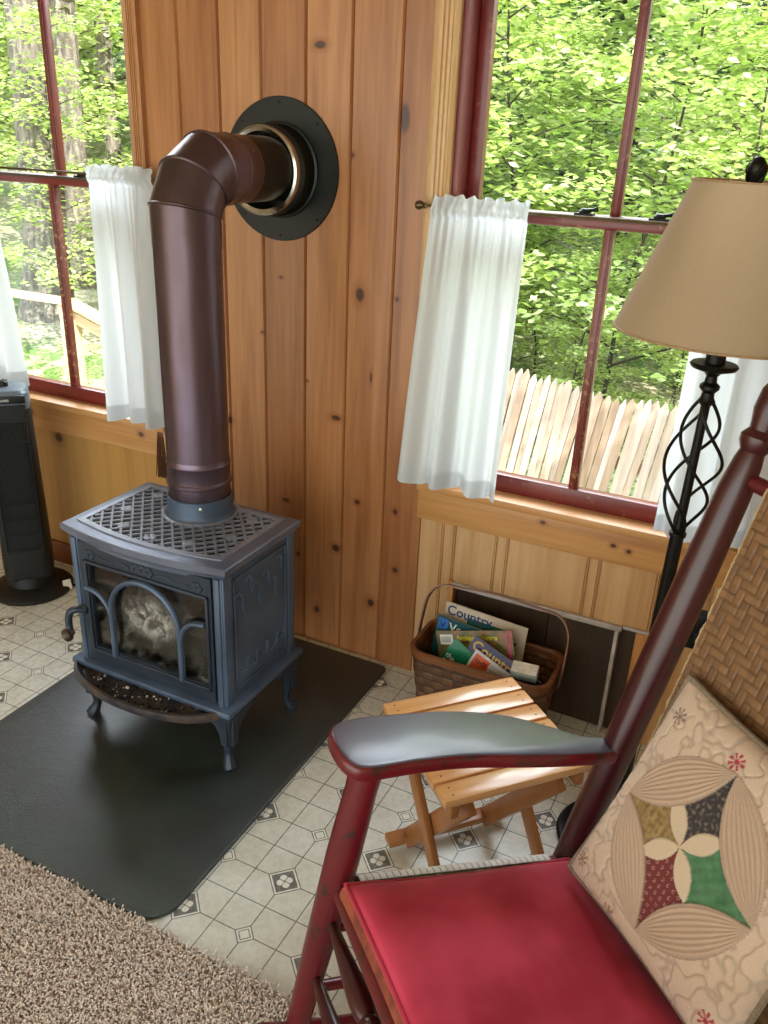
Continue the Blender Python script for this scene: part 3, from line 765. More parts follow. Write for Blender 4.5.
bm=BM(); tube(bm,catmull([(.10,.03,.012),(.135,-.03,.006),(.17,-.035,.006),(.21,.0,.006),(.222,.04,.006)],8),.0035,8); box(bm,.208,.232,.035,.075,.001,.020,.004)
cd=new_mesh('power_cord',bm,m_fan,fan)
bm=BM(); box(bm,-.014,.014,-.0006,.0006,0,.036,mat=T(.118,-.060,.004)@RZ(.3)@RX(-.35)); new_mesh('paper_tag',bm,plain('paper_tag','ddd8c8',.7),cd,auto=0,smooth=False)

# ---------------------------------------------------------------- floor lamp
lp=thing('floor_lamp','black iron floor lamp with twisted cage stem and beige cone shade beside the window','lamp',(.612,-.392,.001),(0,radians(.7),0))
bm=BM(); lathe(bm,[(.128,0),(.130,.006),(.124,.013),(.108,.016),(.10,.022),(.085,.024),(.05,.030),(.025,.045),(.016,.07),(.0135,.075)],56); new_mesh('base',bm,m_iron,lp)
bm=BM(); lathe(bm,[(.0135,.07),(.0135,.800),(.0165,.802),(.0165,.809),(.011,.813),(.0095,.83),(.0085,1.075)],24); new_mesh('pole',bm,m_iron,lp)
bm=BM()
for k in range(4):
    c=[]
    for i in range(41):
        t_=i/40; r_=.009+.043*(sin(pi*t_)**.85); a=k*pi/2-t_*2*pi*.70+.9; c.append((r_*cos(a),r_*sin(a),.812+.27*t_))
    tube(bm,c,.0033,8)
lathe(bm,[(.012,.810),(.014,.815),(.010,.819)],16); new_mesh('twisted_cage',bm,m_iron,lp)
bm=BM(); lathe(bm,[(.010,1.07),(.016,1.078),(.012,1.085),(.011,1.094),(.018,1.102),(.018,1.108),(.011,1.114),(.010,1.125),(.016,1.132),(.040,1.140),(.043,1.145),(.040,1.149),(.018,1.15),(.016,1.20),(.019,1.205),(.019,1.25),(0,1.252)],32); new_mesh('candle_socket',bm,m_iron,lp)
bm=BM()
for s in (-1,1): tube(bm,catmull([(0.018*s,0,1.205),(.045*s,0,1.26),(.05*s,0,1.35),(.03*s,0,1.42),(0,0,1.442)],6),.002,6)
lathe(bm,[(.004,1.44),(.004,1.455)],8)
new_mesh('harp',bm,m_brass,lp)
bm=BM(); lathe(bm,[(.012,1.252),(.03,1.29),(.032,1.32),(.02,1.35),(0,1.36)],20); new_mesh('bulb',bm,plain('frosted_bulb','e8e4da',.4),lp)
msh=Mat('beige_lampshade',.8); _n=msh.noise(msh.coords(),300,2); msh.base(msh.mix(_n,'ab9478','b9a488')); msh.translucent('c2a684',.28); msh.bump(_n,.06,.0004)
bm=BM(); lathe(bm,[(.188,1.201),(.185,1.210),(.098,1.450),(.0975,1.456)],72,capb=False,capt=False); sh=new_mesh('lamp_shade',bm,msh.m,lp)
mt=plain('shade_trim','a98a66',.8,scale=200)
bm=BM(); tube(bm,[(.188*cos(2*pi*k/72),.188*sin(2*pi*k/72),1.203) for k in range(72)],.0022,6,closed=True); new_mesh('rim',bm,mt,sh); bm=BM(); tube(bm,[(.0975*cos(2*pi*k/72),.0975*sin(2*pi*k/72),1.455) for k in range(72)],.0018,6,closed=True); new_mesh('rim',bm,mt,sh)
bm=BM()
for k in range(3): tube(bm,[(0,0,1.444),(.05*cos(k*2.09),.05*sin(k*2.09),1.446),(.097*cos(k*2.09),.097*sin(k*2.09),1.453)],.0014,6)
lathe(bm,[(.010,1.442),(.010,1.446)],12); new_mesh('spider',bm,m_brass,sh)
bm=BM(); b=bmesh.new(); lathe(b,[(.004,1.466),(.010,1.470),(.008,1.476),(.013,1.486),(.0155,1.496),(.0135,1.507),(.007,1.515),(0,1.518)],24)
b.transform(T(0,0,-.022)); join(bm,b)
for k in range(6):
    c=[]
    for i in range(14):
        t_=i/13; z=1.452+.04*t_; r_=.0075+.0085*sin(pi*min(1,t_*1.05))**.8; a=k*pi/3+t_*1.6; c.append((r_*cos(a),r_*sin(a),z))
    tube(bm,c,.0022,6)
new_mesh('finial',bm,m_iron,lp)

# ---------------------------------------------------------------- slatted folding stool
SLAT=[(.25,'b87d48'),(.5,'cf985f'),(.75,'deb07a')]
m_slat=wood('varnished_slat',SLAT,'x',.22,coat=.5); m_legw=wood('stool_leg_wood',[(.25,'7d4c28'),(.55,'a0693c'),(.8,'b47c48')],'x',.35)
stl=thing('folding_stool','small square wooden slatted folding stool beside the magazine basket','stool',(.344,-.641,.001),(0,0,radians(48.1)))
W=.16
for k in range(6):
    y1=W-k*(2*W/6)*1.0; bm=BM(); box(bm,-W,W,y1-.0475,y1,.362,.380,.003)
    s=new_mesh('slat',bm,m_slat,stl)
    for x in (-W+.022,W-.022):
        for yy in (.014,.034): bm=BM(); lathe(bm,[(.0019,.3795),(.0019,.3805),(0,.3806)],8,T(x,y1-yy,0)); new_mesh('screw_head',bm,m_iron,s)
def bar3(name,p,q,w,h,up=(1,0,0),m=m_legw):
    p,q=Vector(p),Vector(q); d=(q-p).normalized(); u=Vector(up); v=d.cross(u).normalized(); u=v.cross(d)
    Mx=Matrix((d,u,v)).transposed().to_4x4(); Mx.translation=p
    bm=BM(); box(bm,0,(q-p).length,-w/2,w/2,-h/2,h/2,.003); o=new_mesh(name,bm,m,stl); o.matrix_local=Mx; return o
for s in (-1,1):
    bar3('slat_rail',(s*.138,-W+.004,.348),(s*.138,W-.004,.348),.018,.028)
    bar3('leg',(s*.120,.140,.340),(s*.120,-.142,.020),.016,.036)
    bar3('leg',(s*.100,-.140,.345),(s*.100,.112,.020),.020,.044)
bar3('crossbar',(-.150,-.138,.028),(.150,-.138,.028),.034,.018,(0,1,0))
bar3('crossbar',(-.155,.108,.034),(.155,.108,.034),.034,.018,(0,1,0))

# ---------------------------------------------------------------- woven basket
bk_=thing('picnic_basket','brown woven splint basket with swing handle holding magazines below the window','basket',(.178,-.120,.001))
m_splint=attr_mat('woven_splint',.42,bump=.15); m_band=wood('basket_band',[(.3,'5f3519'),(.7,'8a5530')],'x',.4)
def perim(t_,z,inset=0):
    f=z/.228; hw=.170+.026*f-inset; hd=.082+.018*f-inset; r_=.045-inset*.5
    Ls=[2*(hw-r_),pi*r_/2,2*(hd-r_),pi*r_/2]*2; tot=sum(Ls); s=t_*tot; k=0
    while k<7 and s>Ls[k]: s-=Ls[k]; k+=1
    e=s/Ls[k]
    A=[(-hw+r_,-hd),None,(hw,-hd+r_),None,(hw-r_,hd),None,(-hw,hd-r_),None]
    if k==0: x,y,nx,ny=-hw+r_+s,-hd,0,-1
    elif k==2: x,y,nx,ny=hw,-hd+r_+s,1,0
    elif k==4: x,y,nx,ny=hw-r_-s,hd,0,1
    elif k==6: x,y,nx,ny=-hw,hd-r_-s,-1,0
    else:
        cx,cy,a0={1:(hw-r_,-hd+r_,-pi/2),3:(hw-r_,hd-r_,0),5:(-hw+r_,hd-r_,pi/2),7:(-hw+r_,-hd+r_,pi)}[k]; a=a0+e*pi/2
        nx,ny=cos(a),sin(a); x,y=cx+r_*nx,cy+r_*ny
    return x,y,nx,ny
NV,NH=36,9
def wv(u,v,sgn=1):
    i=u*NV; j=v*NH; fi,fj=i%1,j%1; over=((int(i)+int(j))%2==0)
    if over: h=.0022*sin(pi*fi)**.5 if .05<fi<.95 else 0; e=min(fj,1-fj)
    else: h=.0006; e=min(fi,1-fi)
    if fj<.06 or fj>.94: h=-.0008
    return h,over,e
def bout(u,v):
    h,_,_=wv(u,v); z=.004+.216*v; x,y,nx,ny=perim(min(u,.9999),z); return (x+nx*h,y+ny*h,z)
def bcol(u,v):
    h,over,e=wv(u,v); g=.8+.35*noise.noise(Vector((int(u*NV)*1.7,int(v*NH)*2.3,0))); 
    if h<0: g*=.25
    elif e<.08: g*=.6
    c=(.23,.105,.05) if over else (.17,.075,.035); return tuple(k*g*.8 for k in c)
grid_mesh('basket_side',36*8,9*7,bout,m_splint,bk_,bcol)
def binn(u,v):
    z=.004+.216*v; x,y,nx,ny=perim(min(u,.9999),z,.005); return (x-nx*wv(u,v)[0],y-ny*wv(u,v)[0],z)
grid_mesh('basket_lining',36*5,9*5,binn,m_splint,bk_,lambda u,v: tuple(k*1.5 for k in bcol(u,v)))
bm=BM(); prism(bm,[perim(k/40,.004,.001)[:2] for k in range(40)],.002,.007); new_mesh('basket_bottom',bm,m_band,bk_,auto=0,smooth=False)
bm=BM(); rings=[]
for (ins,z) in ((-.003,.208),(-.0045,.210),(-.0045,.228),(-.002,.230),(.007,.230),(.008,.228),(.008,.210),(.005,.208)):
    rings.append([(lambda p:(p[0],p[1],z))(perim(k/96,z,ins)) for k in range(96)])
loft(bm,rings,0,False,False); new_mesh('rim',bm,m_band,bk_)
def strap(bm,pts,w,t_,wdir):
    P_=[Vector(p) for p in pts]; rows=[]
    for i,p in enumerate(P_):
        d=(P_[min(i+1,len(P_)-1)]-P_[max(i-1,0)]).normalized(); wd=Vector(wdir); wd=(wd-d*wd.dot(d)).normalized(); nn_=d.cross(wd)
        rows.append([bm.verts.new(p+wd*a*w/2+nn_*b*t_/2) for a,b in ((-1,-1),(1,-1),(1,1),(-1,1))])
    for a,b in zip(rows,rows[1:]):
        for k in range(4): bm.faces.new((a[k],a[(k+1)%4],b[(k+1)%4],b[k]))
    bm.faces.new(list(reversed(rows[0]))); bm.faces.new(rows[-1])
def handle(fold,hgt,hw,y0=0):
    pts=[(-hw,0,-.03),(-hw-.002,0,0),(-hw-.002,0,.06),(-hw+.004,0,hgt-.045),(-hw+.035,0,hgt-.008),(-hw+.09,0,hgt),(0,0,hgt+.006),(hw-.09,0,hgt),(hw-.035,0,hgt-.008),(hw-.004,0,hgt-.045),(hw+.002,0,.06),(hw+.002,0,0),(hw,0,-.03)]
    c=catmull(pts,6); Mx=T(0,y0,.208)@RX(fold); c=[Mx@p for p in c]; return c, Mx.to_3x3()@Vector((0,1,0))
bm=BM(); c,wd=handle(-.38,.165,.2065,.01); strap(bm,c,.020,.004,wd); new_mesh('handle',bm,m_band,bk_)
for s in (-1,1): bm=BM(); lathe(bm,[(.006,0),(.006,.003),(0,.005)],10,T(s*.2085,.01,.208)@RY(s*pi/2)); new_mesh('rivet',bm,m_brass,bk_)

# magazines and oddments standing in the basket
def printmat(name,a,b,sc=14,c=None,rough=.28):
    M=Mat(name,rough); n=M.noise(M.coords(),sc,4,.7); st_=[(.35,a),(.62,b)]
    if c: st_=[(.32,a),(.5,c),(.66,b)]
    M.base(M.ramp(n,st_)); return M.m
m_paper=plain('page_edges','d9d4c6',.7,scale=300)
def magazine(name,label,cat,tl,w,h,roll,lean,yaw,th,cover,group='magazines in the brown basket'):
    Mx=T(*tl)@RZ(yaw)@RX(-lean)@RY(roll)
    r=thing(name,label,cat,matrix=Mx,group=group)
    bm=BM(); box(bm,.001,w-.001,.0006,th-.0006,-h+.001,-.001); new_mesh('pages',bm,m_paper,r,auto=0,smooth=False)
    bm=BM(); box(bm,0,w,0,.0006,-h,0); box(bm,0,w,th-.0006,th,-h,0); box(bm,-.0006,0,0,th,-h,0); cv=new_mesh('cover',bm,cover,r,auto=0,smooth=False)
    return r,cv
def txt(body,size,col,par,x,z,bold=.0004,rot=0,name='lettering'):
    m=bpy.data.materials.get('ink_'+col) or plain('ink_'+col,col,.35,scale=10,vary=.02)
    return lettering(body,size,m,par,T(x,-.0007,z)@RX(pi/2)@RZ(rot),name=name,bold=bold)
def patch(name,x0,x1,z0,z1,par,mat,y=-.0004):
    bm=BM(); box(bm,x0,x1,y-.0003,y,z0,z1); return new_mesh(name,bm,mat,par,auto=0,smooth=False)
MG='magazines in the brown basket'
r,cv=magazine('magazine','cream magazine with large blue title at the very back of the basket','magazine',(.026,-.052,.308),.245,.27,.03,.10,-.06,.006,printmat('cream_cover','d8cbb8','c9b7a0',10))
txt('Country',.040,'2b3f74',cv,.006,-.034,.0006); txt('Living',.040,'2b3f74',cv,.13,-.072,.0006); patch('photo_panel',.07,.19,-.20,-.026,cv,printmat('green_photo','1f5a40','3a6a5a',20),-.0001)
r,cv=magazine('magazine','dark teal magazine titled in white, second from the back of the basket','magazine',(.018,-.088,.282),.22,.255,.06,.13,-.05,.006,printmat('teal_cover','123a52','1f5f60',8))
txt('Vermont',.036,'e6e6e0',cv,.038,-.036,.0005); patch('blue_panel',.004,.034,-.038,-.006,cv,printmat('blue_print','2b56a8','3c78c8',30)); txt('V',.03,'16305c',cv,.009,-.034)
r,cv=magazine('magazine','colourful magazine with barcode and yellow headline leaning in the middle of the basket','magazine',(.026,-.118,.246),.222,.20,-.30,.22,-.04,.005,printmat('garden_cover','3f5a34','a8685a',26,'7a6a40'))
patch('barcode_box',.010,.048,-.038,-.010,cv,plain('barcode_white','e6e4e0',.5,vary=.02)); 
bm=BM()
for k in range(14): x=.014+k*.0021; box(bm,x,x+(.0006 if k%3 else .0011),-.0009,-.0008,-.033,-.016)
new_mesh('barcode_lines',bm,plain('barcode_ink','222222',.5),cv,auto=0,smooth=False)
txt('Antique Homes',.019,'ddd02a',cv,.058,-.026,.0006); txt('and gardens',.014,'d8cf50',cv,.075,-.045,.0004); patch('pink_edge',.207,.215,-.19,0,cv,plain('pink_edge','c0486a',.4))
r,cv=magazine('magazine','purple magazine with yellow title slanting down to the right in the basket','magazine',(.150,-.142,.284),.215,.16,.34,.25,-.05,.005,printmat('purple_cover','2a2450','3a3266',12))
txt('Country',.040,'c9a238',cv,.006,-.036,.0008)
r,cv=magazine('magazine','small green booklet with white title at the front left of the basket','booklet',(.098,-.150,.262),.095,.13,.50,.25,0,.004,printmat('green_cover','0f6a48','178058',10))
txt('the\nBest',.022,'dfeee6',cv,.006,-.060,.0005)
r,cv=magazine('leaflet','white leaflet with orange square in front of the purple magazine','leaflet',(.162,-.160,.254),.115,.13,.38,.30,0,.003,plain('white_leaflet','d5d2d6',.5,vary=.04))
patch('orange_square',.006,.052,-.055,-.008,cv,plain('orange_print','e0602a',.5)); txt('THE',.016,'5a2410',cv,.012,-.032,.0004,.0); patch('emblem',.034,.048,-.030,-.016,cv,plain('dark_emblem','9c2f18',.5),-.0008)
bm=BM()
for k in range(9): box(bm,.056,.056+.05*(.7+.3*((k*7)%3)/2),-.0009,-.0008,-.014-k*.011,-.0125-k*.011)
new_mesh('printed_lines',bm,plain('grey_print','a5a2b4',.5),cv,auto=0,smooth=False)
Mx=T(.300,-.165,.232)@RZ(.12)@RX(.30)
t=thing('soap_box','small white and pale green paper box lying on top of the magazines','box',matrix=Mx)
bm=BM(); box(bm,-.035,.035,-.02,.02,-.014,.014,.002); new_mesh('carton',bm,plain('pale_green_card','aab8ae',.5),t)
bm=BM(); box(bm,-.033,.033,-.0185,.0185,.0141,.0147); new_mesh('top_label',bm,plain('white_card','f2f0e6',.5),t,auto=0,smooth=False)
# ---------------------------------------------------------------- rocking chair (local: X forward, Y towards its left arm, Z up)
psi,tau=.821,.202
F_=Vector((-cos(psi),-sin(psi),0)); Zw=Vector((0,0,1))
Xa=F_*cos(tau)+Zw*sin(tau); Za=-F_*sin(tau)+Zw*cos(tau); Ya=Za.cross(Xa)
CM=Matrix((Xa,Ya,Za)).transposed().to_4x4(); CM.translation=Vector((.22,-1.206,.005))
m_chair=red_paint('worn_dark_red_chair_paint','68161f','3a201a',.34,.58,26,.35)
m_chairdark=red_paint('dark_mahogany_red_paint','430d14','2c1610',.33,.60,26,.3)
m_chairarm=red_paint('chipped_arm_sky_sheen','565468','5c3238',.38,.66,60,.5)  # sky sheen on the arm tops painted into the lavender base; chips are wear
ch=thing('rocking_chair','old dark red wooden rocking chair with woven rattan back','rocking chair',matrix=CM)
W_=.52
def Q(name,bm,m=m_chair,**k): return new_mesh(name,bm,m,ch,**k)
for yy in (0,W_):
    bm=BM(); lathe(bm,[(.020,.10),(.0225,.20),(.025,.30),(.0265,.40),(.0275,.47),(.0265,.54),(.025,.60),(.026,.642)],24,T(0,yy,0)); Q('front_post',bm)
    bx=lambda z: -.453-.070*(z-.41)
    prof=[(.021,.125),(.025,.25),(.0265,.40),(.028,.60),(.0295,.80),(.029,1.00),(.027,1.14),(.022,1.19),(.019,1.205),(.026,1.218),(.027,1.228),(.019,1.240),(.0205,1.25),(.025,1.27),(.024,1.30),(.014,1.325),(.019,1.345),(.016,1.37),(0,1.385)]
    A_=Vector((bx(0),yy,0)); B_=Vector((bx(1),yy,1)); bm=BM(); lathe(bm,prof,24,align(A_,B_)); Q('back_post',bm,m_chairdark)
    # rocker
    bm=BM(); c=[]
    a0=math.atan2(.10+.141-.0,1); 
    xs=[.085-.82*i/40 for i in range(41)]; 
    c=[(x,yy,1.177-sqrt(1.21-(x+.141)**2)) for x in xs]
    rad=[.018 if i<1 else .021 for i in range(41)]
    tube(bm,c,[r_*(.75 if i in(0,40) else 1) for i,r_ in enumerate(rad)],12,sx=.7,sy=1.0); Q('rocker',bm)
    s=1 if yy==0 else -1
    o0=[(.048,-.03),(.040,.010),(.012,.028),(-.075,.019),(-.165,.013),(-.253,.018),(-.34,.022),(-.43,.022),(-.478,.018),(-.478,-.022),(-.418,-.026),(-.355,-.062),(-.284,-.098),(-.189,-.113),(-.092,-.108),(-.019,-.1),(.022,-.088),(.043,-.065)]
    oc=[(p.x,p.y) for p in catmull([(x,y,0) for x,y in o0],5,True)]
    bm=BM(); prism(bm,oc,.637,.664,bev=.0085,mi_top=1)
    for v in bm.verts:
        v.co.z += .010*(1-min(1,abs(v.co.x+.22)/.26)**2)*0 - .004*((v.co.y+.04)/.08)**2
        if s<0: v.co.y=-v.co.y
        v.co.y += yy
    bmesh.ops.recalc_face_normals(bm,faces=bm.faces)
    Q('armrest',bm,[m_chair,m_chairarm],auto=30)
def turned(bm,p,q,r=.0125):
    L=(Vector(q)-Vector(p)).length; k=L/1.0
    pr=[(.6,.0),(.75,.05),(.9,.12),(1.25,.22),(1.45,.30),(1.35,.34),(1.05,.36),(1.5,.375),(1.55,.39),(1.1,.405),(1.5,.42),(1.55,.435),(1.1,.45),(1.45,.5)]
    pr=pr+[(a,1-b) for a,b in reversed(pr[:-1])]
    lathe(bm,[(a*r,b*L) for a,b in pr],18,align(p,q))
for z in (.355,.235):
    bm=BM(); turned(bm,(0,.015,z),(0,W_-.015,z)); Q('front_rung',bm,m_chairdark)
for z in (.322,.188):
    for yy in (0,W_):
        bm=BM(); tube(bm,[(-.015,yy,z),(-.2,yy,z),(bx(z)+.012,yy,z)],[.0095,.0125,.0095],14); Q('side_rung',bm)
bm=BM(); tube(bm,[(bx(.25),.015,.25),(bx(.25),W_/2,.25),(bx(.25),W_-.015,.25)],[.0095,.0125,.0095],14); Q('back_rung',bm)
# seat rails with woven tape
ms=attr_mat('woven_seat_tape',.6,bump=.1)
def weave(w,run=4,half=2):
    def f(U,Vv):
        i,j=math.floor(U/w),math.floor(Vv/w); fu,fv=U/w-i,Vv/w-j
        hor=((i+j)%run)<half
        if hor: e=min(fv,1-fv); end=((i+j)%run)+fu; L=half
        else: e=min(fu,1-fu); end=(((i+j)%run)-half)+fv; L=run-half
        h=min(1,e*7)**.6; h*= (min(1,min(end,L-end)*3)**.5)*.5+.5
        return h,e,hor,i,j
    return f
fs_=weave(.0185,4,2)
SX0,SX1=-.440,-.012
def seat(u,v):
    x=SX1+(SX0-SX1)*u; y=.006+(W_-.012)*v; h=fs_(x,y)[0]
    edge=min(x-SX0,SX1-x,y-.006,W_-.006-y); z=.430-.012*max(0,1-edge/.018)**2
    return (x,y,z+.002*h)
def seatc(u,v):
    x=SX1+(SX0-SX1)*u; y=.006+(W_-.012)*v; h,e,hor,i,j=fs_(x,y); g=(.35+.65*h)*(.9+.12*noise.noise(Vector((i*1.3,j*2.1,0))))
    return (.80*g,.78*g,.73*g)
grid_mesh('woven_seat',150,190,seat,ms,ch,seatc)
for k,(yy) in enumerate((.008,W_-.008)):
    s=-1 if yy<.1 else 1
    def rail(u,v,yy=yy,s=s):
        x=-.03+(-.395+.03)*u; a=-.3+v*2.6; k_=u*30; fk=k_%1
        r_=.0165+.0016*min(1,min(fk,1-fk)*8)
        return (x,yy-s*.008+s*r_*sin(a)*1.0,.420+r_*cos(a))
    grid_mesh('wrapped_rail',180,14,rail,ms,ch,lambda u,v:(lambda g:(.80*g,.78*g,.74*g))(.35+.65*min(1,min((u*30)%1,1-(u*30)%1)*7)))
bm=BM()
for (p,q) in (((0,.015,.418),(0,W_-.015,.418)),((bx(.41),.015,.41),(bx(.41),W_-.015,.41)),((-.01,.004,.418),(-.42,.004,.41)),((-.01,W_-.004,.418),(-.42,W_-.004,.41))): tube(bm,[p,q],.0125,12); Q('seat_rail',bm); bm=BM()
bm.free()
# woven rattan back panel
mr=attr_mat('rattan_weave',.5,bump=.2)
fb=weave(.0145,4,2); PZ0,PZ1,PY0,PY1=.425,1.165,.060,.460
def back(u,v):
    y=PY0+(PY1-PY0)*u; z=PZ0+(PZ1-PZ0)*v; h=fb(y*1.0,z*1.0)[0]
    jag=.004*noise.noise(Vector((0,0,z*60))) if u==0 else 0
    return (bx(z)+.006-.012*sin(pi*u)+.0028*h, y+jag, z)
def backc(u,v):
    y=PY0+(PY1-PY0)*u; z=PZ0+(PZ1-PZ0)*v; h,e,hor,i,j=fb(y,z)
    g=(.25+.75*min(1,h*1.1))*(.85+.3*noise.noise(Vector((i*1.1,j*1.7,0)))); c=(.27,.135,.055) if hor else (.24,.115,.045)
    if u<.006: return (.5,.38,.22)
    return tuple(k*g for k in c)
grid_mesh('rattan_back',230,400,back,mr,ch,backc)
bm=BM()
bm.free()
for z in (.43,1.16): bm=BM(); tube(bm,[(bx(z)-.006,.01,z),(bx(z)-.006,W_-.01,z)],.013,12); Q('back_rail',bm)

# red seat cushion
def fabric(name,a,b,rough=.85,sc=900,blot=(6,.5,.7)):
    M=Mat(name,rough); n=M.noise(M.coords(),sc,2); n2=M.noise(M.coords(),blot[0],3)
    M.base(M.mix(n2.step(blot[1]-.15,blot[2]),a,b)); M.bump(n,.15,.0006); M.b.inputs['Sheen Weight'].default_value=.25; M.b.inputs['Sheen Roughness'].default_value=.4; return M.m
m_redcloth=fabric('red_cotton_cushion_cloth','a81236','cf3e5c'); m_pip=fabric('red_piping_cloth','a81a34','b83048')
cu=thing('seat_cushion','flat square red cushion with piped edge on the rocking chair seat','cushion',matrix=CM@T(-.203,.274,.4405))
HX,HY=.208,.232
def pil(u,v,top,hh,sag=.0):
    a,b=2*u-1,2*v-1
    pin=1-.035*(1-a*a)*abs(b)**3; pin2=1-.03*(1-b*b)*abs(a)**3
    x=HX*a*pin2; y=HY*b*pin
    e=max(0,(1-abs(a)**6)*(1-abs(b)**6))**.45
    wr=.0028*noise.noise(Vector((x*14,y*14,2)))+.0045*noise.noise(Vector((x*5,y*5,7)))
    return (x,y,.014+hh*e+(wr*e if top else 0))
t_=grid_mesh('cushion_top',90,90,lambda u,v:pil(u,v,True,.021),m_redcloth,cu)
bm=BM(); lo_=[]
N=60; per=[]
for (f,) in (((lambda t:(t,0)),),((lambda t:(1,t)),),((lambda t:(1-t,1)),),((lambda t:(0,1-t)),)):
    for k in range(N): per.append(f(k/N))
def pp(uv,z,k=1.0): p=pil(uv[0],uv[1],False,.0); return (p[0]*k,p[1]*k,z)
loft(bm,[[pp(q,z,k) for q in per] for z,k in ((-.024,.985),(-.018,1.01),(-.006,1.022),(.006,1.015),(.014,.995))],0,True,False)
bm.normal_update(); new_mesh('cushion_underside',bm,plain('faded_tan_lining','8f4630',.9,scale=30,vary=.2),cu)
bm=BM(); tube(bm,[pp(q,.0145,1.004) for q in per],.0036,8,closed=True); new_mesh('piping',bm,m_pip,cu)

# quilted pillow
tl_=.25; Vv=Vector((-sin(tl_),0,cos(tl_))); Nn=Vector((cos(tl_),0,sin(tl_))); U_=Vector((0,1,0))
LM=Matrix((U_,Vv,Nn)).transposed().to_4x4(); LM.translation=Vector((-.414,.268,.676))
pw=thing('patchwork_pillow','cream quilted pillow with petal patchwork leaning on the rattan chair back','pillow',matrix=CM@LM)
HU,HV=.176,.188
def inlens(x,y,ax,ay,bx_,by,ratio):
    """signed closeness inside a lens between two tips; >0 inside"""
    mx,my=(ax+bx_)/2,(ay+by)/2; dx,dy=bx_-ax,by-ay; L=sqrt(dx*dx+dy*dy)/2; dx,dy=dx/(2*L),dy/(2*L)
    s=((x-mx)*dx+(y-my)*dy)/L; t=(-(x-mx)*dy+(y-my)*dx)/L
    if abs(s)>=1: return -1
    return 1-abs(t)/(ratio*(1-s*s))
KB=.76; BC=[(-KB-.02,-.02),(-.02,KB-.02),(KB-.02,-.02),(-.02,-KB-.02)]; CC=(-.06,.01)
def pillow_info(a,b):
    best=-1; 
    for k in range(4):
        p,q=BC[k],BC[(k+1)%4]; v=inlens(a,b,p[0],p[1],q[0],q[1],.36)
        if v>best: best=v
    if best>0: return 'petal',best
    sm=-1
    for k in range(4):
        an=pi/4+k*pi/2; tip=(CC[0]+.40*cos(an),CC[1]+.40*sin(an)); v=inlens(a,b,CC[0],CC[1],tip[0],tip[1],.42)
        sm=max(sm,v)
    if sm>0: return 'small',sm
    if abs(a+.02)+abs(b+.02)<KB:
        dx,dy=a-CC[0],b-CC[1]
        if abs(dx)>abs(dy): return ('green' if dx>0 else 'gold'),0
        return ('black' if dy>0 else 'maroon'),0
    return 'field',0
STARS=[(-.78,.74,(.28,.16,.12)),(-.10,.80,(.42,.03,.06)),(-.86,-.80,(.3,.14,.08)),(.80,-.78,(.40,.04,.06)),(.80,.74,(.42,.03,.06)),(-.35,-.93,(.3,.14,.1))]
def prof_(a,b): return max(0,(1-abs(a)**3.2)*(1-abs(b)**3.2))**.5
def pfront(u,v):
    a,b=2*u-1,2*v-1; k,val=pillow_info(a,b); e=prof_(a,b); h=0
    if k=='petal': h=.0022+.0018*min(1,val*8)+.0011*cos(val*2*pi*4.5)
    elif k=='small': h=.0026*min(1,val*6)
    elif k=='field':
        n=noise.noise(Vector((a*5.2,b*5.2,0)))+.5*noise.noise(Vector((a*11,b*11,4))); h=.0028*min(1,abs(n)*5)
    elif k=='green': h=.0012*sin(a*60)*sin(b*60)
    pin=1-.05*(1-a*a)*abs(b)**3; pin2=1-.05*(1-b*b)*abs(a)**3
    return (HU*a*pin2,HV*b*pin,.040*e+h*min(1,e*2))
def pcol(u,v):
    a,b=2*u-1,2*v-1; k,val=pillow_info(a,b); n=noise.noise(Vector((a*30,b*30,0)))
    for sx,sy,c in STARS:
        dx,dy=a-sx,b-sy; r_=sqrt(dx*dx+dy*dy)
        if r_<.075 and (r_<.02 or abs(math.cos(4*math.atan2(dy,dx)))>.72): return c
    if k=='petal':
        g=.86+.1*cos(val*2*pi*4.5) if val>.05 else .6
        return (.60*g,.42*g,.30*g)
    if k=='small': g=1 if val>.06 else .6; return (.66*g,.51*g,.36*g)
    if k=='gold': m=noise.noise(Vector((a*26,b*26,5))); return (.30+.16*m,.19+.13*m,.07+.06*m)
    if k=='black': m=noise.noise(Vector((a*34,b*34,8))); m=max(0,m); return (.035+.28*m,.03+.2*m,.03+.15*m)
    if k=='green': m=noise.noise(Vector((a*10,b*10,3))); return (.075+.04*m,.20+.07*m,.09+.04*m)
    if k=='maroon':
        q=((a*16)%1-.5)**2+((b*16)%1-.5)**2; return (.45,.26,.2) if .02<q<.05 else (.17,.022,.022)
    nn_=abs(noise.noise(Vector((a*5.2,b*5.2,0)))+.5*noise.noise(Vector((a*11,b*11,4)))); g=.72+.28*min(1,nn_*7)
    return (.66*g,.49*g,.37*g)
grid_mesh('pillow_front',260,260,pfront,attr_mat('quilted_cotton',.85,sheen=.2,bump=.08,scale=500),pw,pcol)
grid_mesh('pillow_back',40,40,lambda u,v:(lambda a,b:(HU*a*(1-.05*(1-b*b)*abs(a)**3),HV*b*(1-.05*(1-a*a)*abs(b)**3),-.016*prof_(a,b)))(2*u-1,2*v-1),plain('taupe_cotton','8d7a66',.9),pw)
bm=BM(); cc=[]
for q in per:
    a,b=2*q[0]-1,2*q[1]-1; cc.append((HU*a*(1-.05*(1-b*b)*abs(a)**3),HV*b*(1-.05*(1-a*a)*abs(b)**3),0))
tube(bm,cc,.0058,8,closed=True); new_mesh('piping',bm,plain('taupe_piping','8a7a68',.9,scale=300,bump=.3),pw)

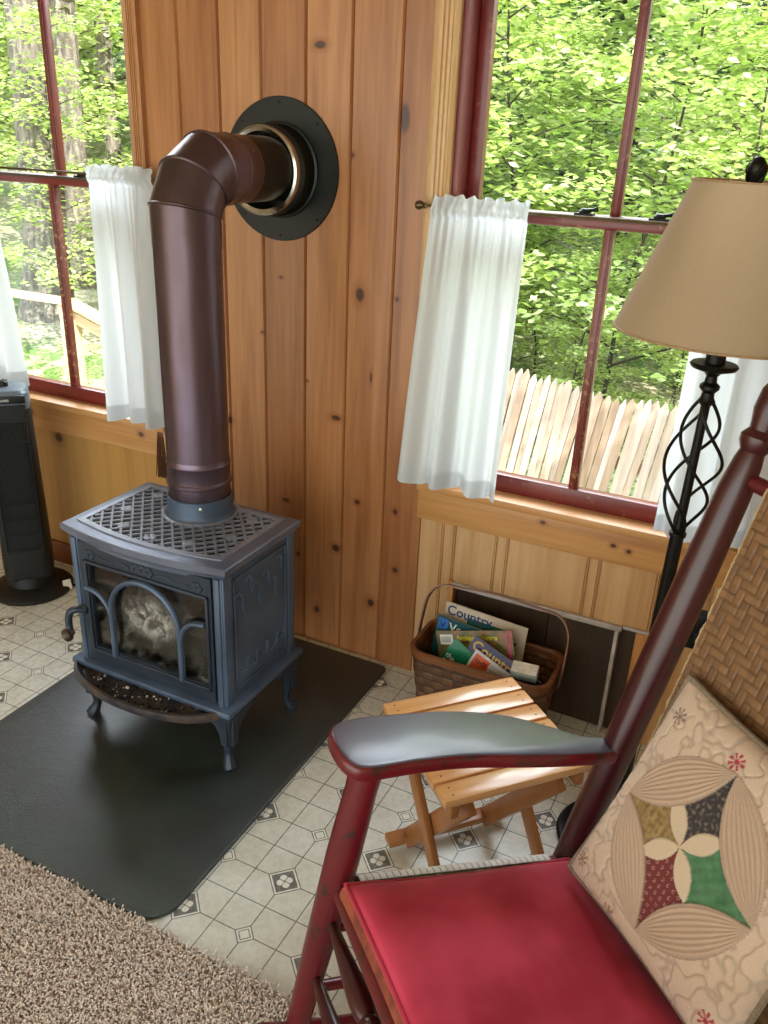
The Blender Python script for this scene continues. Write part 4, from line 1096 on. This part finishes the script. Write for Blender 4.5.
# ---------------------------------------------------------------- outdoors
def gz(x,y):
    z=-1.05+.0*x+.05*max(0,y-3)+max(0,y-7)*.05+.06*noise.noise(Vector((x*.3,y*.3,0)))
    z+=.09*max(0,-x-2)*min(1,max(0,y-1)/4)*.9
    if y>13: z+=.42*(y-13)
    return z
def gcol(u,v):
    x=-34+50*u; y=.2+32*v*v; n=noise.fractal(Vector((x*1.1,y*1.1,0)),1,2,4); m=noise.fractal(Vector((x*3,y*3,5)),1,2,3)
    if y<14:
        c=Vector((.20,.36,.07)).lerp(Vector((.62,.56,.38)), max(0,min(1,.35+n*1.6)))
    else: c=Vector((.14,.26,.06)).lerp(Vector((.45,.60,.20)), max(0,min(1,.5+n+m*.6)))
    return tuple(c*(.9+.3*m))
MG0=Mat('grassy_ground',.95); _a=MG0.attr('col'); _n=MG0.noise(MG0.coords(),5,5,.7); _n2=MG0.noise(MG0.coords(),26,4,.7)
MG0.base(MG0.mix(_n.step(.46,.60)*.75, MG0.mix(1.0,_a.outputs['Color'],MG0.ramp(_n2,[(.35,'6a7a50'),(.6,'ffffff')]),'MULTIPLY'), MG0.ramp(_n2,[(.35,'8a7a58'),(.65,'f0e6c8')])))
m_ground=MG0.m
g=grid_mesh('ground',140,140,lambda u,v:(-34+50*u,.2+32*v*v,gz(-34+50*u,.2+32*v*v)),m_ground,None,gcol,kind='structure')
# stockade fence of pointed pale pickets
m_picket=wood('weathered_picket',[(.25,'988680'),(.5,'bcaca6'),(.75,'dacfcc')],'z',.8,use_var=True,scale=.6)
fn_=thing('picket_fence','weathered pale stockade fence of pointed pickets beyond the right window','fence',(0,3.5,-1.2))
rr=random.Random(21); bm=BM(); lay=bm.verts.layers.float.new('var'); x=-3.2
while x<2.6:
    w=rr.uniform(.045,.06); top=.02-.096*x+rr.uniform(-.03,.025)+1.2; r=rr.random(); n0=len(bm.verts)
    lean=radians(8)+rr.uniform(-.02,.02); Mx=T(x,rr.uniform(-.012,.012),top)@RY(lean)
    prism(bm,[(-w/2,-1.6),(w/2,-1.6),(w/2,-.045),(w*.08,0),(-w*.08,0),(-w/2,-.045)],-.010,.010,Mx@RX(pi/2))
    bm.verts.ensure_lookup_table()
    for v in bm.verts[n0:]: v[lay]=r
    x+=w+rr.uniform(-.001,.004)
new_mesh('pickets',bm,m_picket,fn_,auto=0,smooth=False)
bm=BM()
for z in (.75,.2): box(bm,-3.3,2.7,.02,.06,z-.04,z+.04,mat=RY(.096))
new_mesh('fence_rail',bm,m_picket,fn_)
# deck railing beyond the left window
m_rail=wood('pale_deck_wood',[(.3,'b99a74'),(.7,'dcc4a0')],'x',.7)
dk=thing('deck_railing','pale wooden deck railing with square post outside the left window','railing',(-4.5,3.0,-1.03))
bm=BM(); box(bm,-1.9,.02,-.07,.07,1.235,1.27,.004); box(bm,-.0,.02,-.07,.07,1.235,1.27); new_mesh('handrail',bm,m_rail,dk)
bm=BM(); box(bm,-.01,1.25,-.07,.07,-.018,.018,.004,mat=T(0,0,1.252)@RY(.30)); new_mesh('sloping_handrail',bm,m_rail,dk)
bm=BM(); box(bm,-.075,.055,-.05,.05,-.3,1.235,.004); new_mesh('post',bm,m_rail,dk)
bm=BM(); box(bm,-.01,1.25,-.02,.02,-.045,.045,.003,mat=T(0,0,1.15)@RY(.30)); new_mesh('lower_rail',bm,m_rail,dk)

def leafmat(name,stops,tr):
    M=Mat(name,.5); a=M.attr('col'); M.base(a.outputs['Color']); M.translucent(a.outputs['Color'],tr); return M.m
m_leaf=leafmat('spring_leaves',None,.5)
def barkmat(name,a,b,c):
    M=Mat(name,.95); n=M.noise(M.coords('Object',(9,9,2.2)),2.2,6,.7); M.base(M.ramp(n,[(.3,a),(.5,b),(.68,c)])); M.bump(n,.6,.02); return M.m
m_bark=barkmat('grey_bark','3a352e','6d665c','a39b8e'); m_bark2=barkmat('dark_bark','231d17','3c332a','5d5142')
def make_tree(seed,h,tr,crown,nleaf,ls,cols,spread,bark,low=.25,lean=0,nbranch=26):
    rr=random.Random(seed); bm=BM(); tips=[]
    tp=[(lean*h*(k/6)**1.3+rr.uniform(-.04,.04)*k*.5,rr.uniform(-.04,.04)*k*.5,h*k/6) for k in range(7)]
    c=catmull(tp,5); tube(bm,c,[tr*(1-.85*i/len(c))+(.35*tr*max(0,1-i/3)) for i in range(len(c))],12)
    for b in range(nbranch):
        f=low+(1-low)*(b+.5)/nbranch; p=c[min(len(c)-1,int(f*len(c)))]; a=b*2.4+rr.uniform(-.4,.4); L=spread*(1.15-f*.75)*rr.uniform(.7,1.15)
        q=[p, p+Vector((cos(a)*L*.5,sin(a)*L*.5,L*.22)), p+Vector((cos(a)*L,sin(a)*L,L*rr.uniform(.15,.45)))]
        cc=catmull(q,4); r0=tr*(1-.85*f)*.45+.004; tube(bm,cc,[r0*(1-.85*i/len(cc)) for i in range(len(cc))],5); 
        for k in range(3,len(cc)): tips.append((cc[k],L))
        for s in range(2):
            p2=cc[rr.randint(3,6)]; a2=a+rr.choice((-1,1))*rr.uniform(.5,1.1); L2=L*.45; e=p2+Vector((cos(a2)*L2,sin(a2)*L2,L2*.25)); tube(bm,[p2,e],[r0*.4,r0*.12],4); tips.append((e,L)); tips.append(((p2+e)/2,L))
    wood_=bm; vs=[];fs=[];cl=[]
    for k in range(nleaf):
        p,L=rr.choice(tips); p=p+Vector((rr.gauss(0,crown),rr.gauss(0,crown),rr.gauss(0,crown*.35)))
        a=rr.uniform(0,6.28); s=ls*rr.uniform(.6,1.3); d=Vector((cos(a),sin(a),rr.uniform(-.5,.15))).normalized(); side=Vector((-sin(a),cos(a),rr.uniform(-.45,.45))).normalized(); up=d.cross(side)
        n=len(vs); 
        vs+=[tuple(p),tuple(p+d*s*.35+side*s*.34+up*s*.06),tuple(p+d*s*.6+side*s*.26+up*.0),tuple(p+d*s),tuple(p+d*s*.6-side*s*.26),tuple(p+d*s*.35-side*s*.34+up*s*.06)]
        fs+=[(n,n+1,n+2,n+3),(n,n+3,n+4,n+5)]
        g=rr.uniform(.65,1.15); c0=cols[0] if rr.random()<.6 else cols[1]; cl+= [tuple(v*g for v in c0)]*6
    me=bpy.data.meshes.new('leaves'); me.from_pydata(vs,[],fs); at=me.color_attributes.new('col','FLOAT_COLOR','POINT')
    for i,cc_ in enumerate(cl): at.data[i].color=(*cc_,1)
    me.materials.append(m_leaf)
    t=bpy.data.objects.new('leafy_tree',None); C.objects.link(t)
    tw=new_mesh('trunk',wood_,bark,t,auto=0)
    lv=bpy.data.objects.new('leaves',me); C.objects.link(lv); lv.parent=t
    return t
LG=[(.56,.72,.20),(.78,.84,.45)]; DG=[(.18,.36,.09),(.32,.52,.16)]; MG_=[(.44,.62,.18),(.62,.74,.32)]
protoA=make_tree(1,7.5,.07,.22,12000,.12,LG,1.7,m_bark2,.12,.03,34)
protoB=make_tree(2,9.0,.11,.30,13000,.14,MG_,2.2,m_bark2,.10,-.03,36)
protoC=make_tree(3,10.0,.15,.28,14000,.13,DG,2.3,m_bark2,.06,0,40)
protoD=make_tree(4,4.2,.022,.16,4200,.085,LG,.95,m_bark2,.18,.10,22)
used=set()
def put(proto,x,y,rz,s,label,group,nm='leafy_tree'):
    if proto in used:
        o=proto.copy(); C.objects.link(o)
        for c in list(proto.children): d=c.copy(); C.objects.link(d); d.parent=o
    else: o=proto; used.add(proto)
    o.name=nm; o.location=(x,y,gz(x,y)-.05); o.rotation_euler=(0,0,rz); o.scale=(s,s,s); tag(o,label,'tree',group)
for x,y,rz,s in ((-.6,5.0,.3,1.0),(.35,4.6,2.1,.9),(-1.5,5.4,4.0,1.1),(-4.9,4.9,1.2,.8),(-2.2,4.6,3.3,1.0),(-.1,5.9,1.3,.7),(-1.1,6.3,2.6,.75),(-2.0,6.4,.6,.8),(.6,6.2,5.1,.7)):
    put(protoD,x,y,rz,s,'thin dark-stemmed sapling with bright yellow-green leaves growing just outside','saplings close to the house','sapling')
for x,y,rz,s in ((-.2,7.4,0,1),(-2.6,7.0,2,1.05),(-5.0,9.0,1,1.1),(1.6,7.8,4,1),(-9.2,7.6,5,1.0),(-7.2,10.2,2.2,1.0),(-12.5,8.6,.7,1.1),(-16.5,11,.2,1.2)):
    put(protoA,x,y,rz,s,'bright yellow-green leafy tree in the sunlit woods outside','bright leafy trees outside')
for x,y,rz,s in ((-1.6,10.0,1,1),(.9,10.4,3,1),(-4.2,11.6,5,1),(-10.4,11.5,2,1),(-14.2,13,1,1.1),(3.2,9.5,4,1),(-18.5,9.5,4,1)):
    put(protoB,x,y,rz,s,'mid-green leafy tree standing further back in the woods','mid-green trees in the woods')
for x,y,rz,s in ((-.3,13.0,1,1.1),(-3.0,14.0,3,1),(-6.4,13.6,2,1),(-9.0,15,4,1.1),(-12.5,15.6,5,1.1),(-17,15.5,1,1.2),(2.6,13,0,1.1),(-21,14,0,1.2)):
    put(protoC,x,y,rz,s,'dark green dense tree at the back of the woods','dark trees at the back of the woods')
rr=random.Random(77)
for k in range(16):
    x=-5.5+6.8*((k*0.618)%1)+rr.uniform(-.2,.2); y=4.5+rr.random()*3.2
    put(protoD,x,y,rr.uniform(0,6),rr.uniform(.38,.55),'low bright green bush in the undergrowth behind the picket fence','bushes behind the fence','bush')
def big_trunk(x,y,r,h,lean,label,nm='tree_trunk'):
    t=thing(nm,label,'tree trunk',(x,y,gz(x,y)-.1)); bm=BM(); n=26
    c=[(lean*k/n*h,.0,h*k/n) for k in range(n+1)]
    tube(bm,c,[r*(1-.35*k/n)+r*.9*max(0,1-k/4)**2 for k in range(n+1)],28)
    for v in bm.verts:
        a=math.atan2(v.co.y,v.co.x-lean*v.co.z); v.co+=Vector((cos(a),sin(a),0))*r*(.10*noise.noise(Vector((a*3,v.co.z*1.2,r*9)))+.05*noise.noise(Vector((cos(a)*6,sin(a)*6,v.co.z*4))))
    new_mesh('bark',bm,m_bark,t)
big_trunk(-7.15,5.2,.20,8,.045,'thick pale grey tree trunk outside the left window')
big_trunk(-7.95,6.6,.16,8,.03,'second grey trunk just right of the thickest one outside the left window')
big_trunk(-8.7,8.2,.12,8,-.02,'slimmer brownish trunk behind the deck post outside the left window')
put(protoB,3.9,1.95,2.0,.62,'mid-green leafy tree shading the fence beside the house','shading trees','shade_tree')
put(protoD,-5.9,4.4,2.7,.75,'thin dark-stemmed sapling with bright yellow-green leaves growing just outside','saplings close to the house','sapling')

# ---------------------------------------------------------------- light, sky, camera
w=bpy.data.worlds.new('sky'); bpy.context.scene.world=w; w.use_nodes=True; nt=w.node_tree
bg=nt.nodes['Background']; tc=nt.nodes.new('ShaderNodeTexCoord'); sx_=nt.nodes.new('ShaderNodeSeparateXYZ'); nt.links.new(tc.outputs['Generated'],sx_.inputs[0])
rp=nt.nodes.new('ShaderNodeValToRGB'); nt.links.new(sx_.outputs[2],rp.inputs[0]); rp.color_ramp.elements[0].color=(.90,.96,.86,1); rp.color_ramp.elements[1].color=(.62,.78,1,1); rp.color_ramp.elements[1].position=.7
nt.links.new(rp.outputs[0],bg.inputs[0]); bg.inputs[1].default_value=3.4
def light(name,typ,loc,target,energy,size=None,col=(1,1,1),size_y=None):
    l=bpy.data.lights.new(name,typ); l.energy=energy; l.color=col
    if typ=='AREA': l.shape='RECTANGLE'; l.size=size; l.size_y=size_y or size
    if typ=='SUN': l.angle=radians(.6)
    o=bpy.data.objects.new(name,l); C.objects.link(o); o.location=loc
    o.rotation_euler=(Vector(target)-Vector(loc)).to_track_quat('-Z','Y').to_euler(); return o
light('sun','SUN',(14,-7.5,12),(0,0,0),12,col=(1,.95,.86))
light('sky_boost_right','AREA',(.5,2.2,3.5),(.3,-.9,.4),235,3.0,(.84,.92,1),2.2)  # unseen panel added outside to strengthen daylight through the right window
light('sky_boost_left','AREA',(-2.7,2.2,3.6),(-.9,-.8,.1),400,3.6,(.84,.92,1),2.2)  # second unseen panel, added to boost daylight through the left window
light('room_fill','AREA',(.6,-3.9,2.2),(-.3,0,.7),10,2.4,(1,.95,.88),1.2)
cam=bpy.data.cameras.new('camera'); cam.sensor_width=36; cam.lens=834.39/1024*36; cam.clip_start=.02; cam.clip_end=200
co=bpy.data.objects.new('camera',cam); C.objects.link(co); bpy.context.scene.camera=co
yaw,pitch,roll=-.441191,.415731,.0452910
fw=Vector((sin(yaw)*cos(pitch),cos(yaw)*cos(pitch),-sin(pitch))); r0=Vector((cos(yaw),-sin(yaw),0)); u0=r0.cross(fw)
R_=r0*cos(roll)+u0*sin(roll); Uc=-r0*sin(roll)+u0*cos(roll)
Mc=Matrix((R_,Uc,-fw)).transposed().to_4x4(); Mc.translation=Vector((.73764,-2.00314,1.48954)); co.matrix_world=Mc
sc=bpy.context.scene; sc.view_settings.view_transform='Standard'; sc.view_settings.look='None'; sc.view_settings.exposure=0; sc.view_settings.gamma=1
sc.cycles.max_bounces=8; sc.cycles.transparent_max_bounces=12; sc.cycles.sample_clamp_indirect=6; sc.cycles.caustics_reflective=False; sc.cycles.caustics_refractive=False
